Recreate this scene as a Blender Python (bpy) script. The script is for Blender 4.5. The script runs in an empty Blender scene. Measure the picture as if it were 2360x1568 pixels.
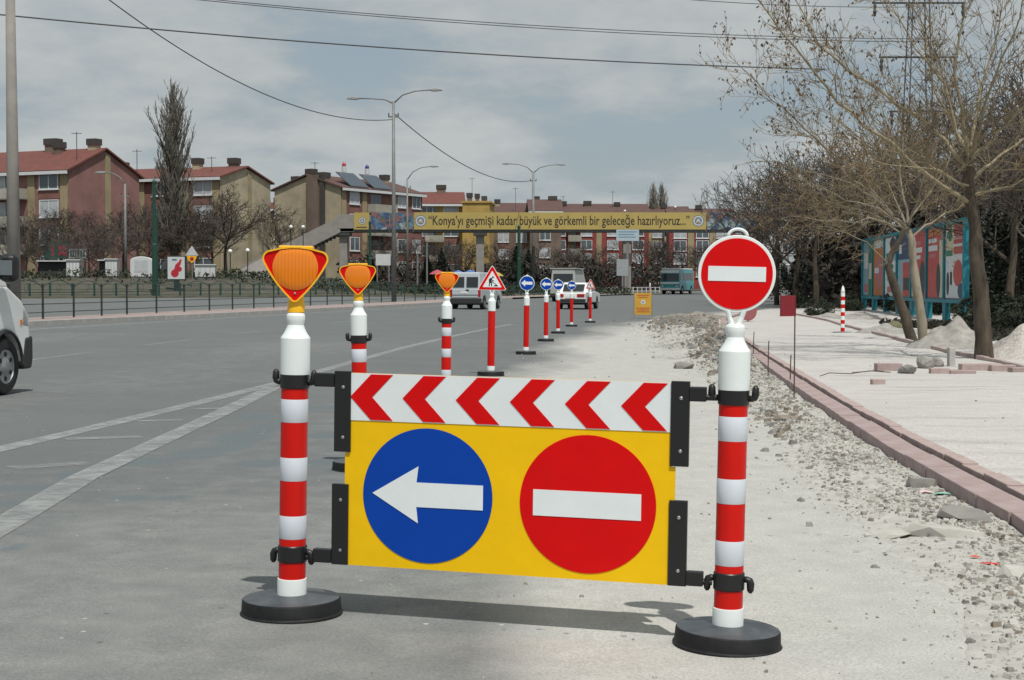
import bpy, bmesh, math, random
from mathutils import Vector, Matrix, noise

SC = bpy.context.scene
COL = SC.collection
R = math.radians

# ------------------------------------------------------------------ camera
F, HC = 3500.0, 1.37                       # focal length in units of a 2360 px wide picture, eye height
PIT = math.atan((784 - 661) / F)
cd = bpy.data.cameras.new('camera'); cam = bpy.data.objects.new('camera', cd); COL.objects.link(cam)
cam.location = (0, 0, HC); cam.rotation_euler = (math.pi / 2 - PIT, 0, 0)
cd.sensor_fit = 'HORIZONTAL'; cd.angle_x = 2 * math.atan(1180 / F)
cd.clip_start = .1; cd.clip_end = 4000
SC.camera = cam

# ------------------------------------------------------------------ sun, sky, exposure
SUN = Vector((.22, -.70, 1.40)).normalized()          # towards the sun
sd = bpy.data.lights.new('sun', 'SUN'); so = bpy.data.objects.new('sun', sd); COL.objects.link(so)
sd.energy = 3.6; sd.angle = R(.6); sd.color = (1, .96, .90)
so.rotation_euler = (-SUN).to_track_quat('-Z', 'Y').to_euler()
so.location = (20, -60, 90)
elev = math.asin(SUN.z); azim = math.atan2(SUN.x, SUN.y)

W = bpy.data.worlds.new('World'); SC.world = W; W.use_nodes = True
nt = W.node_tree; N = nt.nodes; LK = nt.links; N.clear()
wout = N.new('ShaderNodeOutputWorld'); bg = N.new('ShaderNodeBackground'); LK.new(bg.outputs[0], wout.inputs[0])
sky = N.new('ShaderNodeTexSky'); sky.sky_type = 'NISHITA'; sky.sun_disc = False
sky.sun_elevation = elev; sky.sun_rotation = azim; sky.air_density = 1.0; sky.dust_density = 1.6; sky.ozone_density = 1.4
tc = N.new('ShaderNodeTexCoord'); sep = N.new('ShaderNodeSeparateXYZ'); LK.new(tc.outputs['Generated'], sep.inputs[0])
def wmath(op, a, b=None, c=None, clamp=False):
    m = N.new('ShaderNodeMath'); m.operation = op; m.use_clamp = clamp
    for i, x in enumerate((a, b, c)):
        if x is None: continue
        if isinstance(x, (int, float)): m.inputs[i].default_value = x
        else: LK.new(x, m.inputs[i])
    return m.outputs[0]
zz = wmath('ADD', wmath('MAXIMUM', sep.outputs[2], 0.0), .26)
px = wmath('DIVIDE', sep.outputs[0], zz); py = wmath('DIVIDE', sep.outputs[1], zz)
cmb = N.new('ShaderNodeCombineXYZ'); LK.new(px, cmb.inputs[0]); LK.new(py, cmb.inputs[1])
def wnoise(scale, det, rough, off):
    a = N.new('ShaderNodeVectorMath'); a.operation = 'ADD'; LK.new(cmb.outputs[0], a.inputs[0]); a.inputs[1].default_value = off
    n = N.new('ShaderNodeTexNoise'); n.inputs['Scale'].default_value = scale; n.inputs['Detail'].default_value = det
    n.inputs['Roughness'].default_value = rough; LK.new(a.outputs[0], n.inputs['Vector']); return n.outputs['Fac']
n1 = wnoise(1.9, 6, .55, (3.1, 8.2, 1.7)); n2 = wnoise(5.0, 6, .55, (1.4, 2.9, 5.0))
cl = wmath('ADD', wmath('MULTIPLY', n1, .65), wmath('MULTIPLY', n2, .35))
def wmr(x, a, b, c, d):
    m = N.new('ShaderNodeMapRange'); m.interpolation_type = 'SMOOTHSTEP'
    LK.new(x, m.inputs[0])
    for i, q in enumerate((a, b, c, d)): m.inputs[1 + i].default_value = q
    return m.outputs[0]
cover = wmr(cl, .39, .52, .64, .98)          # mostly veiled, thin blue gaps
tone = wmr(cl, .42, .62, 0, 1)
def wmix(f, a, b):
    m = N.new('ShaderNodeMix'); m.data_type = 'RGBA'
    if isinstance(f, (int, float)): m.inputs[0].default_value = f
    else: LK.new(f, m.inputs[0])
    for i, x in ((6, a), (7, b)):
        if isinstance(x, tuple): m.inputs[i].default_value = (*x, 1)
        else: LK.new(x, m.inputs[i])
    return m.outputs[2]
cloudc = wmix(tone, (3.85, 4.50, 4.85), (5.60, 5.90, 5.90))    # in the sky texture's units, scaled by the strength below
skycol = wmix(cover, sky.outputs[0], cloudc)
LK.new(skycol, bg.inputs[0]); bg.inputs[1].default_value = .090
SC.view_settings.view_transform = 'Standard'; SC.view_settings.look = 'None'
SC.view_settings.exposure = 0; SC.view_settings.gamma = 1; SC.view_settings.use_curve_mapping = False
SC.render.engine = 'CYCLES'
try:
    SC.cycles.use_denoising = True; SC.cycles.max_bounces = 6; SC.cycles.transparent_max_bounces = 6
except Exception: pass

# ------------------------------------------------------------------ ground shape and picking points
def smooth01(t): t = max(0., min(1., t)); return t * t * (3 - 2 * t)
def gz(x, y):
    """road surface: falls to the right, rises slowly in the distance"""
    return -.015 * min(max(x, -14), 8) + .006 * max(0, y - 55)
def ray(u, v):
    a = (u - 1180) / F; b = (784 - v) / F; c, s = math.cos(PIT), math.sin(PIT)
    return Vector((a, c + s * b, -s + c * b))
def at(u, v, Y):
    d = ray(u, v); return Vector((0, 0, HC)) + d * (Y / d.y)
def G(u, v, dz=0):
    d = ray(u, v); lo, hi = 1., 900.
    for _ in range(50):
        m = (lo + hi) / 2
        if HC + d.z * m / d.y - gz(d.x * m / d.y, m) - dz > 0: lo = m
        else: hi = m
    return at(u, v, lo)
def onG(x, y, dz=0): return Vector((x, y, gz(x, y) + dz))

# ------------------------------------------------------------------ materials
MATS = {}
def mat(name, col, rough=.65, var=.12, scale=6, bump=0., metal=0., col2=None, mixs=1.0, detail=5, spec=.5, stretch=None, coat=0, world=False, bdist=.01):
    if name in MATS: return MATS[name]
    m = bpy.data.materials.new(name); m.use_nodes = True; t = m.node_tree; n = t.nodes; l = t.links
    b = n['Principled BSDF']; b.inputs['Roughness'].default_value = rough; b.inputs['Metallic'].default_value = metal
    b.inputs['Specular IOR Level'].default_value = spec
    if coat: b.inputs['Coat Weight'].default_value = coat; b.inputs['Coat Roughness'].default_value = .06
    if world:
        g = n.new('ShaderNodeNewGeometry'); vec = g.outputs['Position']
    else:
        g = n.new('ShaderNodeTexCoord'); vec = g.outputs['Object']
    if stretch:
        mp = n.new('ShaderNodeMapping'); mp.inputs['Scale'].default_value = stretch; l.new(vec, mp.inputs[0]); vec = mp.outputs[0]
    no = n.new('ShaderNodeTexNoise'); no.inputs['Scale'].default_value = scale; no.inputs['Detail'].default_value = detail; no.inputs['Roughness'].default_value = .6
    l.new(vec, no.inputs['Vector'])
    ra = n.new('ShaderNodeMapRange'); ra.inputs[1].default_value = .3; ra.inputs[2].default_value = .7; l.new(no.outputs['Fac'], ra.inputs[0])
    mx = n.new('ShaderNodeMix'); mx.data_type = 'RGBA'; l.new(ra.outputs[0], mx.inputs[0])
    c2 = col2 if col2 else tuple(min(1, c * (1 + var)) for c in col)
    c1 = tuple(c * (1 - var) for c in col) if not col2 else col
    mx.inputs[6].default_value = (*c1, 1); mx.inputs[7].default_value = (*c2, 1)
    l.new(mx.outputs[2], b.inputs['Base Color'])
    if bump:
        bu = n.new('ShaderNodeBump'); bu.inputs['Strength'].default_value = bump; bu.inputs['Distance'].default_value = bdist
        l.new(no.outputs['Fac'], bu.inputs['Height']); l.new(bu.outputs[0], b.inputs['Normal'])
    MATS[name] = m; return m

def ground_mat(name, base, dusty, tar, fine=85, grains=(.70, 1.30), bump=.25, streak=None):
    """asphalt or bedding seen close: two noise sizes, grit, vertex masks for dust (r) and tar smears (g)"""
    m = bpy.data.materials.new(name); m.use_nodes = True; t = m.node_tree; n = t.nodes; l = t.links
    b = n['Principled BSDF']; b.inputs['Roughness'].default_value = .9; b.inputs['Specular IOR Level'].default_value = .25
    g = n.new('ShaderNodeNewGeometry'); P = g.outputs['Position']
    def noi(sc, det=5, rough=.6, st=None):
        v = P
        if st:
            mp = n.new('ShaderNodeMapping'); mp.inputs['Scale'].default_value = st; l.new(P, mp.inputs[0]); v = mp.outputs[0]
        q = n.new('ShaderNodeTexNoise'); q.inputs['Scale'].default_value = sc; q.inputs['Detail'].default_value = det; q.inputs['Roughness'].default_value = rough
        l.new(v, q.inputs['Vector']); return q.outputs['Fac']
    def mr(x, a, c, d=0., e=1.):
        q = n.new('ShaderNodeMapRange'); l.new(x, q.inputs[0])
        for i, z in enumerate((a, c, d, e)): q.inputs[1 + i].default_value = z
        return q.outputs[0]
    def mix(f, a, c, mode='MIX'):
        q = n.new('ShaderNodeMix'); q.data_type = 'RGBA'; q.blend_type = mode
        if isinstance(f, (int, float)): q.inputs[0].default_value = f
        else: l.new(f, q.inputs[0])
        for i, z in ((6, a), (7, c)):
            if isinstance(z, tuple): q.inputs[i].default_value = (*z, 1)
            else: l.new(z, q.inputs[i])
        return q.outputs[2]
    def mth(op, a, c):
        q = n.new('ShaderNodeMath'); q.operation = op
        for i, z in enumerate((a, c)):
            if isinstance(z, (int, float)): q.inputs[i].default_value = z
            else: l.new(z, q.inputs[i])
        return q.outputs[0]
    at_ = n.new('ShaderNodeAttribute'); at_.attribute_name = 'wear'
    sp = n.new('ShaderNodeSeparateColor'); l.new(at_.outputs['Color'], sp.inputs[0])
    big = noi(.45, 6, .62); mid = noi(3.2, 6, .65); fin = noi(fine, 3, .7)
    dust = mth('ADD', sp.outputs[0], mth('MULTIPLY', mth('SUBTRACT', mid, .5), .30))
    dustf = mr(dust, .16, .80)
    c = mix(mr(big, .3, .7), tuple(x * .93 for x in base), tuple(x * 1.07 for x in base))
    c = mix(dustf, c, mix(mr(mid, .3, .7), tuple(x * .9 for x in dusty), tuple(x * 1.08 for x in dusty)))
    if streak:
        s = noi(.9, 5, .6, streak); c = mix(mr(s, .53, .70, 0, .75), c, tuple(x * .62 for x in dusty))
    tarf = mr(mth('ADD', sp.outputs[1], mth('MULTIPLY', mth('SUBTRACT', mid, .5), .5)), .22, .46, 0, .8)
    c = mix(tarf, c, tar)
    gr = mr(fin, .25, .75, grains[0], grains[1])
    gc = n.new('ShaderNodeCombineColor'); [l.new(gr, gc.inputs[i]) for i in range(3)]
    c = mix(1.0, c, gc.outputs[0], 'MULTIPLY')
    # dark flecks and small pale chips lying on it
    vo = n.new('ShaderNodeTexVoronoi'); vo.inputs['Scale'].default_value = 9; l.new(P, vo.inputs['Vector'])
    pick = n.new('ShaderNodeSeparateColor'); l.new(vo.outputs['Color'], pick.inputs[0])
    fl = mth('MULTIPLY', mr(vo.outputs['Distance'], .16, .10), mr(pick.outputs[0], .88, .9))
    c = mix(mth('MULTIPLY', fl, .5), c, (.07, .065, .06))
    fl2 = mth('MULTIPLY', mr(vo.outputs['Distance'], .13, .08), mr(pick.outputs[1], .9, .92))
    c = mix(mth('MULTIPLY', fl2, .6), c, (.6, .6, .57))
    l.new(c, b.inputs['Base Color'])
    hs = mth('ADD', fin, mth('MULTIPLY', mid, 2.0))
    bu = n.new('ShaderNodeBump'); bu.inputs['Strength'].default_value = bump; bu.inputs['Distance'].default_value = .012
    l.new(hs, bu.inputs['Height']); l.new(bu.outputs[0], b.inputs['Normal'])
    MATS[name] = m; return m

def worn_paint(name, col, a0, a1, scale):
    """thermoplastic worn through to the asphalt in patches"""
    m = bpy.data.materials.new(name); m.use_nodes = True; t = m.node_tree; n = t.nodes; l = t.links
    b = n['Principled BSDF']; b.inputs['Base Color'].default_value = (*col, 1); b.inputs['Roughness'].default_value = .85
    g = n.new('ShaderNodeNewGeometry'); q = n.new('ShaderNodeTexNoise'); q.inputs['Scale'].default_value = scale; q.inputs['Detail'].default_value = 9; q.inputs['Roughness'].default_value = .7
    l.new(g.outputs['Position'], q.inputs['Vector']); r = n.new('ShaderNodeMapRange'); l.new(q.outputs['Fac'], r.inputs[0])
    for i, z in enumerate((.36, .62, a0, a1)): r.inputs[1 + i].default_value = z
    l.new(r.outputs[0], b.inputs['Alpha']); MATS[name] = m; return m
# ------------------------------------------------------------------ mesh building
class MB:
    def __init__(s): s.v = []; s.f = []
    def add(s, vs, fs):
        o = len(s.v); s.v += [Vector(p) for p in vs]; s.f += [tuple(i + o for i in f) for f in fs]; return s
    def box(s, x0, x1, y0, y1, z0, z1, M=None):
        vs = [Vector(p) for p in ((x0, y0, z0), (x1, y0, z0), (x1, y1, z0), (x0, y1, z0), (x0, y0, z1), (x1, y0, z1), (x1, y1, z1), (x0, y1, z1))]
        if M: vs = [M @ p for p in vs]
        return s.add(vs, [(3, 2, 1, 0), (4, 5, 6, 7), (0, 1, 5, 4), (1, 2, 6, 5), (2, 3, 7, 6), (3, 0, 4, 7)])
    def lathe(s, prof, n=32, c=(0, 0, 0), capb=True, capt=True, M=None):
        vs = []; fs = []
        for r, z in prof:
            for k in range(n):
                a = 2 * math.pi * k / n; p = Vector((c[0] + r * math.cos(a), c[1] + r * math.sin(a), c[2] + z)); vs.append(M @ p if M else p)
        for i in range(len(prof) - 1):
            for k in range(n):
                fs.append((i * n + k, i * n + (k + 1) % n, (i + 1) * n + (k + 1) % n, (i + 1) * n + k))
        if capb: fs.append(tuple(reversed(range(n))))
        if capt: fs.append(tuple(range((len(prof) - 1) * n, len(prof) * n)))
        return s.add(vs, fs)
    def tube(s, pts, rad, n=6, cap=True):
        pts = [Vector(p) for p in pts]; rad = [rad] * len(pts) if isinstance(rad, (int, float)) else rad
        o = len(s.v); prev = None
        for i, p in enumerate(pts):
            d = (pts[min(i + 1, len(pts) - 1)] - pts[max(i - 1, 0)])
            d = d.normalized() if d.length > 1e-9 else Vector((0, 0, 1))
            if prev is None:
                a = d.orthogonal().normalized()
            else:
                a = prev - d * prev.dot(d)
                a = a.normalized() if a.length > 1e-6 else d.orthogonal().normalized()
            prev = a; b = d.cross(a)
            for k in range(n):
                t = 2 * math.pi * k / n; s.v.append(p + (a * math.cos(t) + b * math.sin(t)) * rad[i])
        for i in range(len(pts) - 1):
            for k in range(n):
                s.f.append((o + i * n + k, o + i * n + (k + 1) % n, o + (i + 1) * n + (k + 1) % n, o + (i + 1) * n + k))
        if cap and n > 2:
            s.f.append(tuple(o + k for k in reversed(range(n)))); q = o + (len(pts) - 1) * n; s.f.append(tuple(q + k for k in range(n)))
        return s
    def prism(s, poly, d0, d1, f=None):
        """poly of (a,b) extruded from d0 to d1; f(a,b,d) gives the point (default a->x, b->z, d->y)"""
        f = f or (lambda a, b, d: (a, d, b)); n = len(poly)
        vs = [f(a, b, d0) for a, b in poly] + [f(a, b, d1) for a, b in poly]
        fs = [tuple(range(n)), tuple(reversed(range(n, 2 * n)))] + [((i + 1) % n, i, n + i, n + (i + 1) % n) for i in range(n)]
        return s.add(vs, fs)
    def quad(s, a, b, c, d): return s.add((a, b, c, d), [(0, 1, 2, 3)])
    def mesh(s, name, smooth=False):
        me = bpy.data.meshes.new(name); me.from_pydata([tuple(v) for v in s.v], [], s.f); me.update()
        if smooth:
            bm = bmesh.new(); bm.from_mesh(me); bmesh.ops.recalc_face_normals(bm, faces=bm.faces); bm.to_mesh(me); bm.free()
            me.polygons.foreach_set('use_smooth', [True] * len(me.polygons))
        return me
def fixn(me):
    bm = bmesh.new(); bm.from_mesh(me); bmesh.ops.recalc_face_normals(bm, faces=bm.faces); bm.to_mesh(me); bm.free()
def tag(o, label=None, cat=None, group=None, kind=None):
    if label: o['label'] = label
    if cat: o['category'] = cat
    if group: o['group'] = group
    if kind: o['kind'] = kind
    return o
def obj(name, mb, m, parent=None, smooth=False, bevel=0, auto=None, loc=None, rot=None, segs=2):
    me = mb if isinstance(mb, bpy.types.Mesh) else mb.mesh(name, smooth)
    if not smooth and not isinstance(mb, bpy.types.Mesh): fixn(me)
    if m is not None and not me.materials: me.materials.append(m)
    o = bpy.data.objects.new(name, me); COL.objects.link(o)
    if parent: o.parent = parent
    if loc is not None: o.location = loc
    if rot is not None: o.rotation_euler = rot
    if bevel:
        b = o.modifiers.new('bevel', 'BEVEL'); b.width = bevel; b.segments = segs; b.limit_method = 'ANGLE'; b.angle_limit = R(30)
    if auto:
        es = o.modifiers.new('split', 'EDGE_SPLIT'); es.split_angle = R(auto)
    return o
def thing(name, label, cat, loc=(0, 0, 0), rot=(0, 0, 0), group=None, scale=1):
    o = bpy.data.objects.new(name, None); COL.objects.link(o); o.location = loc; o.rotation_euler = rot
    o.empty_display_size = .2; o.scale = (scale,) * 3
    return tag(o, label, cat, group)
def dup(root, loc, rot=None, label=None, scale=None, parent=None):
    kids = [c for c in bpy.data.objects if c.parent == root]
    r = root.copy(); COL.objects.link(r)
    if loc is not None: r.location = loc
    if rot is not None: r.rotation_euler = rot
    if scale is not None: r.scale = scale if isinstance(scale, (tuple, list)) else (scale,) * 3
    if label: r['label'] = label
    if parent: r.parent = parent
    for c in kids: dup(c, None, parent=r)
    return r
def circle(cx, cy, r, n=40, a0=0, a1=2 * math.pi):
    full = abs(a1 - a0 - 2 * math.pi) < 1e-6
    return [(cx + r * math.cos(a0 + (a1 - a0) * k / (n if full else n - 1)), cy + r * math.sin(a0 + (a1 - a0) * k / (n if full else n - 1))) for k in range(n)]
def lerp(a, b, t): return a + (b - a) * t
def interp(poly, t):
    for (a, b), (c, d) in zip(poly, poly[1:]):
        if t <= c: return b + (d - b) * (t - a) / (c - a) if t > a else (b if t <= poly[0][0] else b)
    return poly[-1][1]
def along(pts, step, start=0.):
    """points every step metres along a polyline, with heading"""
    out = []; d = start; acc = 0.
    for a, b in zip(pts, pts[1:]):
        L = (b - a).length
        while d <= acc + L:
            out.append((a + (b - a) * ((d - acc) / L), (b - a).normalized())); d += step
        acc += L
    return out
# ================================================================== GROUND, ROAD, KERBS
M_road = ground_mat('asphalt', (.138, .148, .147), (.435, .43, .40), (.12, .145, .155))
M_foot = ground_mat('footway_bedding', (.47, .455, .43), (.50, .485, .455), (.25, .25, .24), fine=45, streak=(.5, 2.4, 1), bump=.35)
M_verge = mat('verge_grass', (.045, .050, .032), .95, col2=(.10, .09, .068), scale=1.3, world=True)
M_soil = mat('far_ground', (.12, .11, .09), .95, col2=(.16, .15, .12), scale=.2, world=True)
M_pave = mat('median_paving', (.27, .195, .18), .9, col2=(.36, .30, .28), scale=2.5, world=True)
M_kerbc = mat('pale_kerb', (.40, .39, .37), .9, scale=3, bump=.2, var=.15)
M_redk = mat('red_concrete', (.295, .21, .20), .92, col2=(.385, .31, .298), scale=5, bump=.35, detail=8)
M_redk2 = mat('pink_concrete', (.34, .235, .215), .92, col2=(.44, .37, .345), scale=7, bump=.35, detail=8)
M_paint = worn_paint('worn_road_paint', (.37, .385, .38), .25, .72, 5)
M_paint2 = worn_paint('faint_road_paint', (.38, .39, .385), .0, .55, 3.5)

KERB = [Vector(p) for p in ((2.28, 2.0, 0), (2.42, 5.0, 0), (2.84, 8.4, 0), (3.06, 12.1, 0), (3.46, 17.0, 0), (4.56, 28.4, 0), (6.46, 47.1, 0), (8.8, 64, 0), (12.5, 80, 0), (20, 102, 0), (38, 132, 0), (75, 170, 0))]
def kerb_x(Y): return interp([(p.y, p.x) for p in KERB], Y)
DUST_B = [(2, .35), (5, .15), (6, .05), (8, -.15), (12, -.25), (20, -.1), (27, .1), (34, .75), (45, 2.1), (58, 4.2), (66, 6.5), (80, 11), (140, 40), (300, 90)]
TARS = []                                              # smears where the asphalt was sealed
for u, v, w, h in ((180, 1092, 70, 12), (60, 1125, 90, 10), (30, 1262, 45, 10), (340, 1064, 60, 10), (300, 1148, 75, 9), (415, 1147, 35, 7), (455, 1045, 60, 14),
                   (560, 1010, 70, 16), (600, 1068, 60, 9), (540, 1030, 40, 12), (620, 985, 40, 18), (730, 1066, 60, 9), (745, 1005, 55, 8), (590, 962, 60, 8), (40, 1160, 60, 8), (740, 940, 50, 6), (770, 1083, 30, 8)):
    c = G(u, v); e = G(u + w, v); g = G(u, v - h); TARS.append((c.x, c.y, abs(e.x - c.x), abs(g.y - c.y)))

def xs_list(a, b, c0, c1, fine, grow):
    xs = [c0]; s = fine
    while xs[-1] < c1: xs.append(xs[-1] + fine)
    s = fine
    while xs[-1] < b: s *= grow; xs.append(xs[-1] + s)
    l = [c0]; s = fine
    while l[-1] > a: s *= grow; l.append(l[-1] - s)
    return sorted(set(l[1:])) + xs
def ys_list(a, b, k, mn):
    y = [a]
    while y[-1] < b: y.append(y[-1] + max(mn, k * y[-1]))
    return y
def sheet(name, rows, m, wear=None, kind='structure'):
    """rows: list of equally long lists of points"""
    nx = len(rows[0]); vs = [p for r in rows for p in r]
    fs = [(i * nx + j, i * nx + j + 1, (i + 1) * nx + j + 1, (i + 1) * nx + j) for i in range(len(rows) - 1) for j in range(nx - 1)]
    me = bpy.data.meshes.new(name); me.from_pydata([tuple(v) for v in vs], [], fs); me.update()
    if wear:
        ca = me.color_attributes.new('wear', 'FLOAT_COLOR', 'POINT')
        buf = []
        for p in vs: buf += wear(p)
        ca.data.foreach_set('color', buf)
    me.polygons.foreach_set('use_smooth', [True] * len(me.polygons))
    o = obj(name, me, m); tag(o, kind=kind); return o

def road_wear(p):
    x, y = p.x, p.y
    xb = interp(DUST_B, y); nz = noise.noise(Vector((x * .5, y * .12, 3))) * .8 + noise.noise(Vector((x * 1.6, y * .5, 9))) * .35
    d = smooth01((x - xb + nz) / (2.3 if y < 20 else 2.3 + (y - 20) * .05) + .42)
    d = max(d, .30 * smooth01((x + 5.5) / 4) * smooth01((16 - y) / 9))
    d = max(d, .16 + .12 * noise.noise(Vector((x * .3, y * .1, 0)))) if y < 40 else d
    t = 0.
    for cx, cy, wx, wy in TARS:
        q = ((x - cx) / wx) ** 2 + ((y - cy) / wy) ** 2
        if q < 4: t = max(t, math.exp(-q * 1.1) * (.85 + .5 * noise.noise(Vector((x * 1.4, y * .9, 5)))))
    return (d, t, 0, 1)
xs = xs_list(-75, 80, -5.2, 5.0, .14, 1.09); ys = ys_list(2.2, 330, .013, .14)
sheet('road', [[onG(x, y, 0) for x in xs] for y in ys], M_road, road_wear)

# far terrain to the horizon
sheet('terrain', [[Vector((x, y, -.9 if y < 340 else 1.4 + (y - 340) * .001)) for x in (-2500, -400, -80, 0, 80, 400, 2500)] for y in (-300, 0, 100, 339, 341, 600, 3000)], M_soil)

# right footway: bedding sand behind the kerb
def foot_h(x, y):
    k = x - kerb_x(y)
    return .085 + .02 * noise.noise(Vector((x * .5, y * .35, 1))) + .008 * noise.noise(Vector((x * 2.3, y * 1.9, 4))) + .02 * smooth01(k / 3)
rows = []
for y in ys_list(2.2, 150, .018, .16):
    k0 = kerb_x(y) + .36; row = []
    for j in range(70):
        t = j / 69; x = k0 + (t * 9 if t < .75 else 6.75 + (t - .75) / .25 * 70)
        row.append(onG(x, y, foot_h(x, y)))
    rows.append(row)
sheet('footway', rows, M_foot, lambda p: (.5 + .5 * noise.noise(Vector((p.x * .3, p.y * .2, 2))), .0, 0, 1))

def kerb_row(name, pts, off, wid, h, L, m, y_far, dzt=0., gap=.007, tilt=0.):
    root = bpy.data.objects.new(name, None); COL.objects.link(root); tag(root, kind='structure')
    rng = random.Random(hash(name) % 1000 if False else len(name) * 7)
    base = MB().box(0, wid, 0, L - gap, -.16, h)
    me = base.mesh('kerb_stone'); fixn(me); me.materials.append(m)
    for p, d in along(pts, L):
        if p.y > y_far: break
        nrm = Vector((d.y, -d.x, 0))
        q = p + nrm * off
        o = obj('kerb_stone', me, m, root, bevel=.006)
        o.location = (q.x + rng.uniform(-.006, .006), q.y, gz(q.x, q.y) + dzt + rng.uniform(-.006, .006))
        o.rotation_euler = (math.atan((gz(q.x, q.y + .5) - gz(q.x, q.y - .5))) + rng.uniform(-.004, .004), tilt + rng.uniform(-.008, .008), math.atan2(-d.x, d.y) + rng.uniform(-.006, .006))
    return root
kerb_row('kerb', [Vector((p.x, p.y, 0)) for p in KERB], 0, .215, .115, .75, M_redk, 75)
kerb_row('edging_kerb', [Vector((p.x, p.y, 0)) for p in KERB], .262, .115, .14, .6, M_redk2, 60)
# back edge of the footway: low red edging running past the trees
BACK = [G(1830, 731), G(1900, 745), G(1990, 772), G(2080, 797), G(2180, 825), G(2300, 852), G(2420, 884), G(2600, 930)][::-1]
kerb_row('rear_edging_kerb', [Vector((p.x, p.y, 0)) for p in BACK], 0, .10, .175, .7, M_redk2, 75)

# median: pale kerb stones, red paved strip
MED = [Vector(p) for p in ((-20.5, 20, 0), (-17.3, 30, 0), (-14.1, 43.7, 0), (-12.6, 53.7, 0), (-10.76, 61.9, 0), (-6.5, 81.3, 0), (-3.64, 94.5, 0), (-1.17, 113.3, 0), (4.5, 136, 0), (10.5, 154, 0), (22, 176, 0), (45, 205, 0))]
def offs(pts, d):
    out = []
    for i, p in enumerate(pts):
        t = (pts[min(i + 1, len(pts) - 1)] - pts[max(i - 1, 0)]).normalized(); out.append(p + Vector((-t.y, t.x, 0)) * d)
    return out
root = bpy.data.objects.new('median_kerb', None); COL.objects.link(root); tag(root, kind='structure')
ME_mk = MB().box(0, .18, 0, 1.185, -.1, .15).mesh('kerb_stone'); fixn(ME_mk); ME_mk.materials.append(M_kerbc)
for p, d in along(MED, 1.2, 8):
    if p.y > 118: break
    o = obj('kerb_stone', ME_mk, M_kerbc, root); o.location = (p.x, p.y, gz(p.x, p.y)); o.rotation_euler = (0, .006 * math.sin(p.y * 3), math.atan2(-d.x, d.y) + math.pi * 0)
    o.location -= Vector((d.y, -d.x, 0)) * .18
m2 = offs(MED, .19); m3 = offs(MED, 2.6)
rows = []
for a, b in zip([p for p, _ in along(m2, 2)], [p for p, _ in along(m3, 2 * 1.0)]):
    rows.append([onG(lerp(a.x, b.x, t), lerp(a.y, b.y, t), .14 + .02 * math.sin(t * 3.1)) for t in (0, .25, .5, .75, 1)])
sheet('median_strip', rows, M_pave)

# left verge beyond the far carriageway, a low bank up to the footpath
FARK = [(-90, 112), (-47, 110), (-33, 108), (-24, 112), (-14, 118), (-6, 128), (1, 142), (8, 160), (20, 185), (40, 220)]
def verge_z(x, y):
    yk = interp(FARK, x); t = y - yk
    lift = smooth01(t / 14) * 1.35 * smooth01((-8 - x) / 14)
    return gz(x, min(y, 260)) + .12 + lift
rows = []
for i in range(60):
    x = -90 + 130 * i / 59; y0 = interp(FARK, x)
    rows.append([Vector((x, y0 + t, verge_z(x, y0 + t))) for t in (0, .01, 2, 4, 6, 8, 10, 12, 14, 18, 30, 60, 120, 200)])
    rows[-1][0].z -= .12
sheet('verge', rows, M_verge)

# painted lines
def line(name, px, w, m, dz=.004, step=None):
    pts = [G(*p) if len(p) == 2 else Vector((p[0], p[1], 0)) for p in px]
    pts = [Vector((p.x, p.y, 0)) for p in pts]
    dens = []
    for a, b in zip(pts, pts[1:]):
        n = max(1, int((b - a).length / .8)); dens += [a + (b - a) * (k / n) for k in range(n)]
    dens.append(pts[-1]); rows = []
    for i, p in enumerate(dens):
        t = (dens[min(i + 1, len(dens) - 1)] - dens[max(i - 1, 0)]).normalized(); n_ = Vector((t.y, -t.x, 0))
        ww = w * (1 + .14 * noise.noise(Vector((p.x * 2, p.y * 2, 0))))
        rows.append([onG(q.x, q.y, dz) for q in (p - n_ * ww / 2, p, p + n_ * ww / 2)])
    return sheet(name, rows, m)
line('lane_marking', [(-60, 1050), (0, 1036), (200, 990), (420, 938), (640, 884), (815, 834), (930, 802), (1050, 774), (1130, 757), (1180, 748)], .20, M_paint)
line('lane_marking', [(-80, 1262), (0, 1216), (193, 1101), (387, 1010), (516, 950), (632, 893)], .21, M_paint, .006)
for a, b in (((60, 832), (205, 813)), ((335, 796), (445, 783)), ((530, 772), (600, 764)), ((665, 757), (715, 751)), ((770, 745), (810, 740))):
    line('lane_marking', [a, b], .17, M_paint2)
line('lane_marking', [(-60, 768), (55, 761), (358, 743), (572, 730), (900, 712), (1045, 703), (1130, 695)], .24, M_paint)
for a, b, w in (((318, 972), (421, 969), .16), ((150, 1013), (327, 1008), .2), ((25, 1080), (202, 1068), .2), ((450, 944), (520, 942), .15), ((560, 918), (600, 914), .12)):
    line('lane_marking', [a, b], w, M_paint2, .005)

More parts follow.
